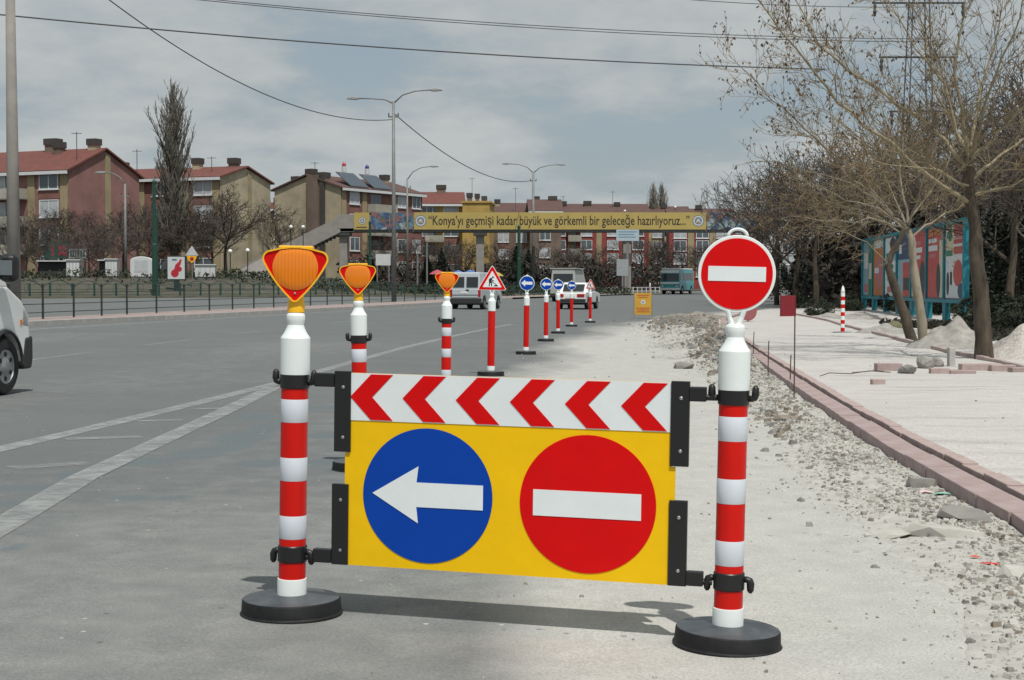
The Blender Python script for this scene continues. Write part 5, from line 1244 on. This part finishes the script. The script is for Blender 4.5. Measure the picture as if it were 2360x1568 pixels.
# brown roofed block behind the banner
building('apartment_block', 'long brown block with dark roof behind the middle of the banner', ((1132 - 1180) / F * 250, 250), R(3), 10.5, 11, 2.3, hz(494, 250), hz(470, 255), M_brn, None, M_tile2, 4, cols=((2, 1.8, 1.6), (5, 1.8, 1.6), (8.4, 1.8, 1.6)), panel=M_redp, chims=((1.2, 4, 1.8, .5), (7.8, 4.5, 2.4, .5)), seed=7)
building('apartment_block', 'brown gabled block left of the far lamp pole arm', ((1222 - 1180) / F * 246, 246), R(2), 5.0, 9, 2.3, hz(486, 246), hz(462, 250), M_brn, None, M_tile2, 4, cols=((2.4, 1.8, 1.6),), chims=((3.9, 4.5, 1.0, .8),), seed=9)
building('apartment_block', 'red and yellow striped apartment block under the middle of the banner', ((1268 - 1180) / F * 252, 252), R(2), 16.4, 11, 2.3, hz(492, 252), hz(472, 257), M_redw, None, M_tile2, 5,
         cols=((1.6, 1.9, 1.6), (6.0, 1.9, 1.6), (10.4, 1.9, 1.6), (14.6, 1.9, 1.6)), panel=M_redw, strips=(3.4, 8.1, 12.6), balc=((4.0, 2.2),), chims=((2.5, 4, 1.4, .5), (6.5, 4, 1.5, .7), (11.5, 4, 1.2, .5)), seed=10)
building('apartment_block', 'pale yellow apartment block behind the pillar and far poplars', ((1494 - 1180) / F * 258, 258), R(0), 7.0, 11, 2.3, hz(497, 258), hz(478, 263), M_ylw, None, M_tile2, 5,
         cols=((1.7, 2.0, 1.6), (5.2, 2.0, 1.6)), panel=None, balc=((3.4, 1.6),), chims=((3, 4, 1.2, .5),), seed=11)
building('apartment_block', 'wine red apartment block with white windows left of the round sign', ((1542 - 1180) / F * 226, 226), R(-3), 9.6, 10, 2.2, hz(500, 226), hz(484, 231), M_redw, None, M_tile2, 5,
         cols=((1.6, 1.9, 1.6), (4.9, 1.9, 1.6), (7.9, 1.9, 1.6)), panel=M_redw, strips=(3.2, 6.4), chims=((4.6, 4, 1.3, .5),), seed=12)
building('apartment_block', 'cream apartment block mostly hidden by the right hand trees', ((1680 - 1180) / F * 235, 235), R(-4), 14, 10, 2.2, hz(505, 235), hz(492, 240), M_crm, None, M_tile2, 5, cols=((2, 1.9, 1.6), (5.5, 1.9, 1.6), (9, 1.9, 1.6)), seed=13)
# rooftop aerials
for i, (u, v0, v1, Y, lb) in enumerate(((177, 345, 305, 152, 'thin aerial on the red-brown house beside its chimneys'), (316, 400, 345, 165, 'tall thin aerial between the two left houses'), (488, 395, 362, 168, 'small aerial on the tan house left of its gable'), (726, 402, 374, 188, 'branched aerial on the large tan house'), (1088, 440, 410, 240, 'thin aerial above the mustard house'), (1188, 476, 432, 250, 'thin aerial above the brown block'), (1412, 480, 440, 255, 'branched aerial above the striped block'), (1298, 478, 452, 252, 'small aerial right of the brown gable'))):
    b = at(u, v0 + 6, Y); h_ = (v0 + 6 - v1) * Y / F; t = thing('aerial', lb, 'aerial', b, group='rooftop aerials')
    obj('mast', MB().tube([(0, 0, -.5), (0, 0, h_)], .045, 4), M_wire, t); obj('boom', MB().tube([(-.5, 0, h_ * .93), (.5, 0, h_ * .93)], .03, 4), M_wire, t)
    for k in range(4): obj('element', MB().tube([(-.4 + k * .27, -.35, h_ * .93), (-.4 + k * .27, .35, h_ * .93)], .022, 3), M_wire, t)

# ================================================================== TREES
M_bark = mat('grey_brown_bark', (.030, .024, .018), .95, col2=(.105, .082, .058), scale=7, bump=.8, detail=8, stretch=(1, 1, .35), world=True, bdist=.03)
M_pale = mat('pale_bark', (.17, .145, .105), .95, col2=(.34, .30, .23), scale=6, bump=.7, detail=8, stretch=(1, 1, .4), world=True, bdist=.03)
M_twig = mat('olive_twig', (.19, .15, .09), .95, .25, 3, world=True)
M_shtwig = mat('shaded_twig', (.078, .064, .053), .95, .3, 2, world=True)  # cloud shade over the trees behind is put into this darker colour
M_seed = mat('dry_seed_keys', (.075, .045, .024), .9, col2=(.20, .125, .07), scale=9, world=True)
M_ever = mat('evergreen_leaf', (.014, .022, .016), .85, col2=(.034, .045, .028), scale=1.5, world=True)
M_hedge = mat('hedge_leaf', (.016, .026, .017), .9, col2=(.05, .06, .03), scale=2, world=True)
def wander(rng, p, d, L, n, curl, upw):
    P = [p.copy()]; d = d.normalized()
    for _ in range(n):
        d = (d + Vector((rng.gauss(0, curl), rng.gauss(0, curl), rng.gauss(0, curl) + upw))).normalized(); P.append(P[-1] + d * (L / n))
    return P
def spray(rng, mb, P, r0, r1, lev, cfg, leaf=None):
    """side shoots along polyline P"""
    n = len(P) - 1; tot = sum((P[i + 1] - P[i]).length for i in range(n))
    cnt = max(1, int(tot * cfg['dens'][lev]))
    for k in range(cnt):
        t = cfg['start'] + (1 - cfg['start']) * (k + rng.random()) / cnt if lev == 0 else .12 + .88 * (k + rng.random()) / cnt
        f = min(t, .999) * n; i = int(f); p = P[i].lerp(P[i + 1], f - i); d = (P[i + 1] - P[i]).normalized()
        side = Vector((rng.gauss(0, 1), rng.gauss(0, 1), rng.gauss(0, 1))); side = (side - d * side.dot(d)); side = side.normalized() if side.length > .01 else d.orthogonal()
        ang = rng.uniform(*cfg['ang']); dd = (d * math.cos(ang) + side * math.sin(ang) + Vector((0, 0, cfg['up']))).normalized()
        L = cfg['len'][lev] * rng.uniform(.5, 1.15) * (1.15 - .55 * t); r = max(cfg['rmin'], lerp(r0, r1, t) * cfg['rf'])
        Q = wander(rng, p, dd, L, cfg['seg'][lev], cfg['curl'], cfg['grav'])
        mb.tube(Q, [lerp(r, max(cfg['rmin'] * .6, r * .25), j / (len(Q) - 1)) for j in range(len(Q))], cfg['sides'][lev], cap=False)
        if lev + 1 < len(cfg['dens']): spray(rng, mb, Q, r, r * .3, lev + 1, cfg, leaf)
        elif leaf is not None and rng.random() < cfg.get('leafp', 0) * (1 if 'lw' not in cfg else cfg['lw'](p)):
            for _ in range(cfg.get('leafn', 2)):
                q = Q[rng.randrange(1, len(Q))]; s = cfg['leafs'] * rng.uniform(.6, 1.3)
                a = Vector((rng.gauss(0, 1), rng.gauss(0, 1), rng.gauss(0, .6))).normalized() * s; b = Vector((rng.gauss(0, .5), rng.gauss(0, .5), -1)).normalized() * s * 1.5
                leaf.add([q, q + b * .5 + a * .5, q + b, q + b * .5 - a * .5], [(0, 1, 2, 3)])
def tree_mesh(name, seed, H_, trunk_r, cfg, nmain, spread, tw, tb_, crown_from=.25, upright=.6, leaf=False, leafm=None, lenf=None, mcurl=.09):
    """returns a root with trunk and crown"""
    rng = random.Random(seed); t = thing(name, '', 'tree'); tr = MB(); cr = MB(); lf = MB() if leaf else None
    top = H_ * (.75 if lenf is None else .95)
    TP = [Vector((rng.gauss(0, .05) * k * .4, rng.gauss(0, .05) * k * .4, top * k / 6)) for k in range(7)]; TP[0] = Vector((0, 0, -.3))
    tr.tube(TP, [lerp(trunk_r, trunk_r * .18, (k / 6) ** .8) for k in range(7)], 8)
    for k in range(nmain):
        f = crown_from + (1 - crown_from) * (k + rng.random() * .6) / nmain; i = min(5, int(f * 6)); p = TP[i].lerp(TP[i + 1], min(1, f * 6 - i)); a = k * 2.4 + rng.uniform(-.4, .4)
        d = Vector((math.cos(a) * spread, math.sin(a) * spread, upright)); L = H_ * (1.06 - f) * rng.uniform(.7, 1.0) if lenf is None else H_ * lenf * rng.uniform(.7, 1.1) * min(1, (1.04 - f) * 2.2)
        Q = wander(rng, p, d, max(.6, L), 6, mcurl, .03 if lenf is None else .06); r = trunk_r * lerp(.5, .2, f)
        tr.tube(Q, [lerp(r, r * .15, j / 6) for j in range(7)], 5, cap=False)
        spray(rng, cr, Q, r, r * .2, 0, cfg, lf)
    spray(rng, cr, TP[2:], trunk_r * .5, trunk_r * .1, 0, cfg, lf)
    obj('trunk', tr, tb_, t, smooth=True); tag(obj('crown', cr, tw, t), kind='stuff')
    if leaf: tag(obj('leaves', lf, leafm, t), kind='stuff')
    return t
CF_far = dict(dens=(3.0, 4.2, 3.4), start=.12, ang=(.4, 1.1), up=.2, len=(1.8, 1.0, .55), rf=.5, rmin=.017, seg=(3, 2, 1), curl=.15, grav=.02, sides=(3, 3, 3), leafp=0)
CF_dense = dict(dens=(3.4, 5.0, 4.6), start=.10, ang=(.4, 1.15), up=.16, len=(1.6, .85, .45), rf=.5, rmin=.0125, seg=(3, 2, 1), curl=.17, grav=.015, sides=(3, 3, 3), leafp=.45, leafs=.04, leafn=1)
CF_pop = dict(dens=(2.6, 3.2), start=.05, ang=(.15, .5), up=.8, len=(1.5, .8), rf=.5, rmin=.018, seg=(3, 2), curl=.06, grav=.05, sides=(3, 3), leafp=0)
far_a = tree_mesh('bare_tree', 11, 8.5, .16, CF_far, 9, .75, M_shtwig, M_shtwig); far_b = tree_mesh('bare_tree', 12, 7.0, .13, CF_far, 9, .9, M_shtwig, M_shtwig, .2); far_c = tree_mesh('bare_tree', 13, 9.5, .17, CF_far, 11, .6, M_shtwig, M_shtwig)
def base_at(u, Y, vb=645):
    p = at(u, vb, Y); p.z = verge_z(p.x, p.y) if p.x < interp([(100, -14), (160, 8), (260, 60)], Y) else gz(p.x, p.y) + .1; return p
rng = random.Random(77); first = {0: True, 1: True, 2: True}; P3 = (far_a, far_b, far_c)
far_list = [  # u, v of top, distance, kind, label
    (60, 480, 132, 1, 'bare dark tree between the concrete pole and the left kiosk'), (112, 500, 138, 0, 'bare dark tree behind the green shop sign'), (205, 520, 131, 1, 'bare tree right of the left white kiosk'), (240, 495, 140, 2, 'bare tree in front of the red-brown gable'),
    (318, 490, 136, 0, 'bare tree behind the white rounded cabin'), (400, 470, 142, 2, 'bare tree behind the advertising box'), (455, 455, 145, 1, 'bare tree left of the tan gable'), (520, 425, 140, 0, 'tall bare spreading tree in front of the tan gable'), 
    (645, 505, 168, 2, 'bare tree behind the footbridge stair'), (170, 530, 142, 0, 'bare tree behind the pale sign board'), (365, 520, 139, 1, 'bare low tree right behind the green post'),  (90, 540, 128, 1, 'low bare tree above the open stall'), (140, 470, 146, 2, 'bare tree against the windows of the red-brown house'), (285, 470, 147, 0, 'bare tree just left of the thick green post'), (345, 455, 150, 2, 'bare tree between the red-brown and the tan house'), (430, 500, 137, 0, 'bare tree behind the warning triangle mast'), (490, 480, 148, 2, 'bare tree before the windows of the tan house'), (20, 500, 135, 0, 'bare tree behind the foot of the concrete pole'),  (225, 560, 129, 0, 'low bare tree above the narrow white kiosk'), (590, 470, 175, 2, 'bare tree right behind the tan gable edge'),
    (880, 540, 190, 0, 'bare tree under the bridge behind the tall lamp pole'), (960, 540, 195, 1, 'bare tree under the bridge behind the slim lamp pole'), (1030, 545, 190, 2, 'bare tree behind the red umbrella'), (1075, 550, 185, 0, 'bare tree behind the blue umbrellas'), (1150, 545, 190, 1, 'bare tree behind the roadworks triangle'), (1240, 550, 198, 0, 'bare tree behind the far lamp pole'),
    (1300, 570, 205, 1, 'bare tree behind the pale grey van'), (1345, 560, 210, 2, 'bare tree right of the pale grey van'), (1385, 575, 205, 0, 'bare tree left of the notice boards'), (1480, 540, 215, 1, 'bare tree between pillar and minibus'), (1515, 545, 212, 2, 'bare tree left behind the minibus'), (1580, 560, 215, 0, 'bare tree right behind the minibus'), (1625, 555, 200, 1, 'bare tree left of the round sign under the bridge'), (1680, 540, 190, 2, 'bare tree right behind the round sign')]
for (u, vt, Y, k, lb) in far_list:
    p = base_at(u, Y); Hn = (8.5, 7.0, 9.5)[k] * .92; s = max(.45, (at(u, vt, Y).z - p.z) / Hn)
    src = P3[k]
    if first[k]: o = src; first[k] = False; o.location = p; o.scale = (s, s, s); o['label'] = lb
    else: o = dup(src, p, None, lb, (s * rng.uniform(1.1, 1.5), s * rng.uniform(1.1, 1.5), s))
    o.rotation_euler = (0, 0, rng.uniform(0, 6.28)); o['group'] = 'bare trees before the houses'
# poplars
pop = tree_mesh('poplar', 21, 19.5, .26, CF_pop, 95, .24, mat('poplar_twig', (.21, .20, .165), .95, .25, 2, world=True), M_shtwig, .10, 1.0, lenf=.27, mcurl=.035)
p = base_at(402, 138); s = (at(402, 192, 138).z - p.z) / 19.6; pop.location = p; pop.scale = (s * 1.75, s * 1.75, s); tag(pop, 'tall bare poplar rising between the two left houses', 'tree')
for u, vt, Y, w, lb in ((1505, 422, 262, 1.3, 'left of two far poplars above the banner'), (1525, 424, 264, 1.4, 'right of two far poplars above the banner')):
    p = base_at(u, Y); s = (at(u, vt, Y).z - p.z) / 19.6; o = dup(pop, p, (0, 0, u), lb, (s * w, s * w, s))
# evergreens: leaf clumps through the crown's volume
def ever_mesh(name, seed, H_, rad, n, m, conic=True, s=.16):
    rng = random.Random(seed); t = thing(name, '', 'tree'); mb = MB()
    lobes = [(rng.uniform(0, 6.28), rng.uniform(.15, 1), rng.uniform(.7, 1.25)) for _ in range(26)]
    for _ in range(n):
        a0, z, k = rng.choice(lobes); a = a0 + rng.gauss(0, .35); zz_ = min(1, max(.03, z + rng.gauss(0, .07)))
        rr = rad * k * ((1 - zz_) ** .75 if conic else math.sin(math.pi * min(.97, zz_ * .85 + .12)) ** .7) * rng.uniform(.35, 1) ** .6
        c = Vector((rr * math.cos(a), rr * math.sin(a), zz_ * H_ + .25 * rng.gauss(0, 1) * .4)); q = Vector((rng.gauss(0, 1), rng.gauss(0, 1), rng.gauss(0, .7))).normalized() * s * rng.uniform(.6, 1.4); w = Vector((rng.gauss(0, 1), rng.gauss(0, 1), rng.gauss(0, 1))).normalized() * s * .6
        mb.add([c - q, c + w, c + q, c - w * .6], [(0, 1, 2, 3)])
    tag(obj('crown', mb, m, t), kind='stuff'); obj('trunk', MB().tube([(0, 0, -.3), (0, 0, H_ * .8)], [rad * .09, .03], 7), M_shtwig, t); return t
con = ever_mesh('conifer', 31, 7, 1.7, 5200, M_ever); bush = ever_mesh('shrub', 32, 2.0, 1.6, 3600, M_hedge, False, .11)
ev = [(985, 590, 165, 'dark evergreen behind the thin masts under the bridge'), (1018, 575, 170, 'dark evergreen behind the red umbrella'), (1190, 570, 175, 'dark conifer beside the green post under the banner'), (1218, 580, 180, 'dark conifer left of the far lamp pole'), (1367, 600, 190, 'dark evergreen behind the white saloon'), (858, 600, 165, 'dark evergreen by the footbridge pillar'),
      (2010, 500, 96, 'dark evergreen behind the left end of the billboard'), (2110, 440, 82, 'dark evergreen behind the middle of the billboard'), (2290, 470, 62, 'dark evergreen right of the billboard behind the big trunk'), (2345, 430, 58, 'dark evergreen at the right picture edge'), (1900, 520, 90, 'dark evergreen left of the billboard'), (1855, 545, 100, 'dark evergreen right of the round sign'), (2230, 400, 74, 'tall dark evergreen behind the right end of the billboard'), (1790, 560, 115, 'dark evergreen just right of the round sign')]
for i, (u, vt, Y, lb) in enumerate(ev):
    p = base_at(u, Y); s = (at(u, vt, Y).z - p.z) / 7; o = con if i == 0 else dup(con, p)
    o.location = p; o.scale = (s * 1.2, s * 1.2, s); o.rotation_euler = (0, 0, i * 1.3); o['label'] = lb; o['group'] = 'dark evergreens'
sh = [(1885, 702, 68, .8, 'dark round shrub left of the billboard'), (2310, 735, 48, 1.1, 'dark green shrub right of the big trunk'), (2350, 745, 45, 1.0, 'dark green shrub at the right picture edge'), (2245, 745, 56, 1.0, 'dark shrub behind the big trunk'), (1840, 715, 85, .8, 'far dark shrub beside the red board'), (1960, 715, 78, .9, 'dark shrub behind the striped bollard'), (2080, 735, 75, 1.2, 'dark shrub seen between the billboard legs'), (2140, 740, 70, 1.2, 'dark shrub behind the wide billboard legs')]
for i, (u, v, Y, k, lb) in enumerate(sh):
    p = at(u, v, Y); p.z = gz(p.x, p.y) + .05; o = bush if i == 0 else dup(bush, p)
    o.location = p; o.scale = (k * .55, k * .5, k * .5); o.rotation_euler = (0, 0, i * 2.1); o['label'] = lb; o['category'] = 'shrub'; o['group'] = 'dark shrubs by the billboard'
# hedge on the left bank and ground cover at the right
def leafmass(name, lb, boxes, n, m, s, seed):
    rng = random.Random(seed); mb = MB()
    for _ in range(n):
        x0, x1, y0, y1, h = rng.choice(boxes); x = rng.uniform(x0, x1); y = rng.uniform(y0, y1); z0 = verge_z(x, y) if x < 0 else gz(x, y) + .1
        c = Vector((x, y, z0 + h * rng.random() ** .8 * (.7 + .5 * noise.noise(Vector((x * .4, y * .4, seed)))))); q = Vector((rng.gauss(0, 1), rng.gauss(0, 1), rng.gauss(0, 1))).normalized() * s * rng.uniform(.6, 1.4); w = Vector((rng.gauss(0, 1), rng.gauss(0, 1), rng.gauss(0, 1))).normalized() * s * .6
        mb.add([c - q, c + w, c + q, c - w], [(0, 1, 2, 3)])
    tag(obj(name, mb, m), lb, 'ground cover', kind='stuff')
leafmass('hedge', 'low dark hedge and scrub along the left bank', [(-52, -26, 118, 128, .9), (-30, -12, 122, 132, .8), (-14, 0, 132, 142, .9), (-2, 12, 150, 165, 1.0)], 9000, M_hedge, .16, 3)
leafmass('undergrowth', 'dark grass and undergrowth beneath the trees at the right', [(13.5, 17, 40, 56, .2), (12.2, 20, 34, 44, .16), (21, 40, 62, 110, 1.6), (24, 60, 75, 120, 4.0)], 12000, mat('undergrowth_leaf', (.018, .021, .014), .95, col2=(.05, .046, .03), scale=1.5, world=True), .13, 4)

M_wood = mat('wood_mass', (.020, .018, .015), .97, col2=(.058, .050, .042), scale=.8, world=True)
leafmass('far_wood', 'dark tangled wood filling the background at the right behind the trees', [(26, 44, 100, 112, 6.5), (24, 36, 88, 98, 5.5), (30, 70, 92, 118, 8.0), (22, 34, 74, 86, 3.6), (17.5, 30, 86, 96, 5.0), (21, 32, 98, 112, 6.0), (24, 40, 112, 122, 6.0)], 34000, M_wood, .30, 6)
leafmass('scrub', 'dark scrub and low bushes under the footbridge before the blocks', [(-20, 2, 172, 186, 3.4), (-4, 10, 178, 190, 4.0), (8, 24, 200, 214, 4.4)], 12000, M_wood, .26, 7)
# dense bare trees on the right behind the footway
dn_a = tree_mesh('bare_tree', 41, 8.2, .15, CF_dense, 9, .8, M_shtwig, M_bark, .28, leaf=True, leafm=M_seed); dn_b = tree_mesh('bare_tree', 42, 7.4, .13, CF_dense, 9, .95, M_shtwig, M_bark, .3, leaf=True, leafm=M_seed)
rl = [(1745, 395, 112, 0, 'dark bare tree nearest the banner behind the round sign'), (1790, 370, 100, 1, 'dark bare tree right above the round sign'), (1835, 350, 92, 0, 'dark bare tree between round sign and bollard'), (1880, 365, 84, 1, 'dark bare tree behind the striped bollard'), (1925, 330, 96, 0, 'dark bare tree left of the billboard'), (1975, 340, 102, 1, 'dark bare tree behind the left billboard end'), (2030, 300, 94, 0, 'brownish bare tree behind the billboard middle'),
      (2090, 260, 84, 1, 'brownish bare tree directly behind the twin trunks'), (2160, 240, 78, 0, 'brownish bare tree behind the billboard right half'), (2250, 200, 68, 1, 'bare tree behind the big trunk'), (2330, 160, 56, 0, 'bare tree at the right picture edge behind the gravel heap'), (2400, 120, 46, 1, 'bare tree with branches entering from the right picture edge'), (2300, 300, 75, 0, 'far bare tree right of the billboard')]
fst = {0: True, 1: True}
for (u, vt, Y, k, lb) in rl:
    p = at(u, 700, Y); p.z = gz(p.x, p.y) + .05; s = (at(u, vt, Y).z - p.z) / ((8.2, 7.4)[k] * .9); src = (dn_a, dn_b)[k]
    if fst[k]: o = src; fst[k] = False; o.location = p; o.scale = (s * 1.05, s * 1.05, s)
    else: o = dup(src, p, None, None, (s * rng.uniform(.95, 1.25), s * rng.uniform(.95, 1.25), s))
    o['label'] = lb; o.rotation_euler = (0, 0, rng.uniform(0, 6.28)); o['group'] = 'bare trees along the footway'

# the two trees in front, limb by limb
CF_near = dict(dens=(5.0, 5.6, 5.4), start=.08, ang=(.35, 1.0), up=.14, len=(1.25, .70, .34), rf=.42, rmin=.0058, seg=(5, 3, 2), curl=.14, grav=.02, sides=(4, 3, 3), leafp=.75, leafs=.045, leafn=3, lw=lambda p: 1.0 if p.x < -2.6 else .28)
def front_tree(lb, trunk, radii, limbs, Y0, seed, bark, limbm, name='street_tree', cfg=CF_near):
    P = [at(u, v, Y0 + dy) for u, v, dy in trunk]; t = thing(name, lb, 'tree', (P[0].x, P[0].y, gz(P[0].x, P[0].y))); O = t.location.copy()
    rng = random.Random(seed); tr = MB(); lm = MB(); cr = MB(); lf = MB()
    P = [p - O for p in P]; P[0].z = -.15
    S = []
    for i in range(len(P) - 1):
        for k in range(3): S.append(P[i].lerp(P[i + 1], k / 3))
    S.append(P[-1]); rs = [interp([(i * 3, r_) for i, r_ in enumerate(radii)], j) for j in range(len(S))]
    S = [s + Vector((rng.gauss(0, .012), rng.gauss(0, .012), 0)) if 0 < j < len(S) - 1 else s for j, s in enumerate(S)]
    rs = [r_ * (1 + .10 * rng.gauss(0, 1) * (j % 2)) for j, r_ in enumerate(rs)]; rs[0] *= 1.2
    tr.tube(S, rs, 12)
    for limb, r0 in limbs:
        Q0 = [at(u, v, Y0 + dy) - O for u, v, dy in limb]; Q = []
        for i in range(len(Q0) - 1):
            for k in range(3): Q.append(Q0[i].lerp(Q0[i + 1], k / 3))
        Q.append(Q0[-1]); Q = [q + Vector((rng.gauss(0, .02), rng.gauss(0, .03), rng.gauss(0, .02))) if j else q for j, q in enumerate(Q)]
        r0 *= .84; lm.tube(Q, [lerp(r0, r0 * .13, j / (len(Q) - 1)) for j in range(len(Q))], 6, cap=False)
        spray(rng, cr, Q, r0 * .7, r0 * .15, 0, cfg, lf)
    obj('trunk', tr, bark, t, smooth=True); obj('limbs', lm, limbm, t, smooth=True); tag(obj('crown', cr, M_twig, t), kind='stuff'); tag(obj('seed_keys', lf, M_seed, t), kind='stuff')
    return t
M_limb = mat('olive_limb_bark', (.19, .155, .095), .95, col2=(.34, .29, .195), scale=8, bump=.5, world=True)
front_tree('big bare tree with dark straight trunk standing right of the billboard', [(2270, 840, 0), (2264, 740, 0), (2254, 620, 0), (2244, 520, 0), (2237, 440, 0), (2233, 365, 0)], [.165, .15, .14, .125, .105, .075], [
    ([(2238, 470, 0), (2145, 408, -.6), (2000, 290, -1.2), (1903, 203, -1.6), (1840, 120, -2), (1776, 40, -2.3), (1715, -50, -2.5)], .050),
    ([(2234, 385, 0), (2150, 300, .4), (2039, 218, .6), (1930, 140, .8), (1880, 95, .9), (1833, 5, 1), (1800, -80, 1)], .052),
    ([(2234, 370, 0), (2205, 300, .3), (2180, 190, .5), (2110, 110, .9), (2050, 10, 1.2), (2010, -70, 1.4)], .045),
    ([(2233, 365, 0), (2215, 250, -.3), (2200, 150, -.5), (2225, 40, -.6), (2232, -80, -.7)], .05),
    ([(2236, 372, 0), (2300, 305, -.4), (2370, 235, -.8), (2450, 120, -1.2)], .045), ([(2240, 415, 0), (2310, 355, .5), (2400, 290, 1), (2500, 200, 1.5)], .045),
    ([(2235, 340, 0), (2262, 200, .4), (2300, 60, .7), (2322, -70, 1)], .04), ([(2238, 440, 0), (2120, 372, .8), (1990, 325, 1.4), (1900, 255, 1.8), (1850, 235, 2)], .032),
    ([(2238, 430, 0), (2160, 395, -1), (2050, 380, -1.8), (1960, 350, -2.4)], .026), ([(2234, 350, 0), (2150, 210, 1.2), (2130, 90, 1.9), (2090, -60, 2.4)], .036),
    ([(2240, 450, 0), (2330, 430, -.8), (2420, 380, -1.4)], .032), ([(2235, 360, 0), (2290, 180, -1.2), (2350, 40, -1.8), (2380, -60, -2)], .036)], 29.1, 51, M_bark, M_limb)
front_tree('pale barked bare tree with forked top in front of the billboard', [(2130, 812, 0), (2124, 745, 0), (2113, 670, 0), (2105, 605, 0), (2100, 560, 0), (2094, 528, 0)], [.115, .105, .10, .09, .085, .07], [
    ([(2094, 530, 0), (2060, 500, -.4), (2000, 440, -.9), (1940, 390, -1.3), (1880, 320, -1.6), (1800, 245, -2), (1740, 190, -2.2), (1680, 125, -2.4)], .045),
    ([(2094, 535, 0), (2030, 480, .5), (1950, 462, 1), (1890, 430, 1.4), (1830, 420, 1.8)], .03), ([(2096, 525, 0), (2000, 505, -1), (1900, 512, -1.7), (1830, 500, -2.2), (1790, 505, -2.4)], .026),
    ([(2100, 548, 0), (2148, 512, .3), (2200, 480, .5), (2262, 448, .8)], .04), ([(2092, 515, 0), (2076, 430, .4), (2082, 330, .8), (2062, 200, 1)], .036),
    ([(2094, 520, 0), (2120, 440, -.6), (2150, 350, -1), (2170, 240, -1.4)], .034), ([(2060, 500, -.4), (1985, 400, -.2), (1900, 330, .2), (1840, 300, .4)], .026), ([(2040, 478, -.6), (1960, 420, -1.6), (1860, 395, -2.2), (1780, 370, -2.6)], .024)], 34.5, 52, M_pale, M_pale)
front_tree('dark leaning bare trunk crossing in front of the billboard, left of the pale tree', [(2110, 790, 0), (2086, 730, 0), (2063, 668, 0), (2046, 612, 0), (2056, 585, 0), (2078, 545, 0), (2086, 512, 0)], [.135, .13, .115, .09, .075, .065, .05], [
    ([(2048, 610, 0), (2000, 560, -.5), (1930, 530, -1), (1860, 520, -1.4)], .022), ([(2086, 515, 0), (2050, 430, .5), (2000, 350, 1), (1960, 250, 1.2)], .032), ([(2086, 515, 0), (2140, 450, .3), (2190, 360, .6), (2210, 260, .8)], .032), ([(2080, 540, 0), (2010, 490, .8), (1920, 470, 1.4)], .024)], 39.5, 53, M_bark, M_pale)

# pale railing on the far island behind the road
rl0 = at(1398, 672, 172); rl0.z = gz(rl0.x, rl0.y); t = thing('far_railing', 'pale low railing on the far island left of the minibus', 'railing', rl0)
for k in range(15):
    x = k * .5; obj('post', MB().box(x - .05, x + .05, -.05, .05, -.1, .75), M_wpan, t)
for hz_ in (.3, .7): obj('rail', MB().box(-.1, 7.1, -.035, .035, hz_ - .03, hz_ + .03), M_wpan, t)
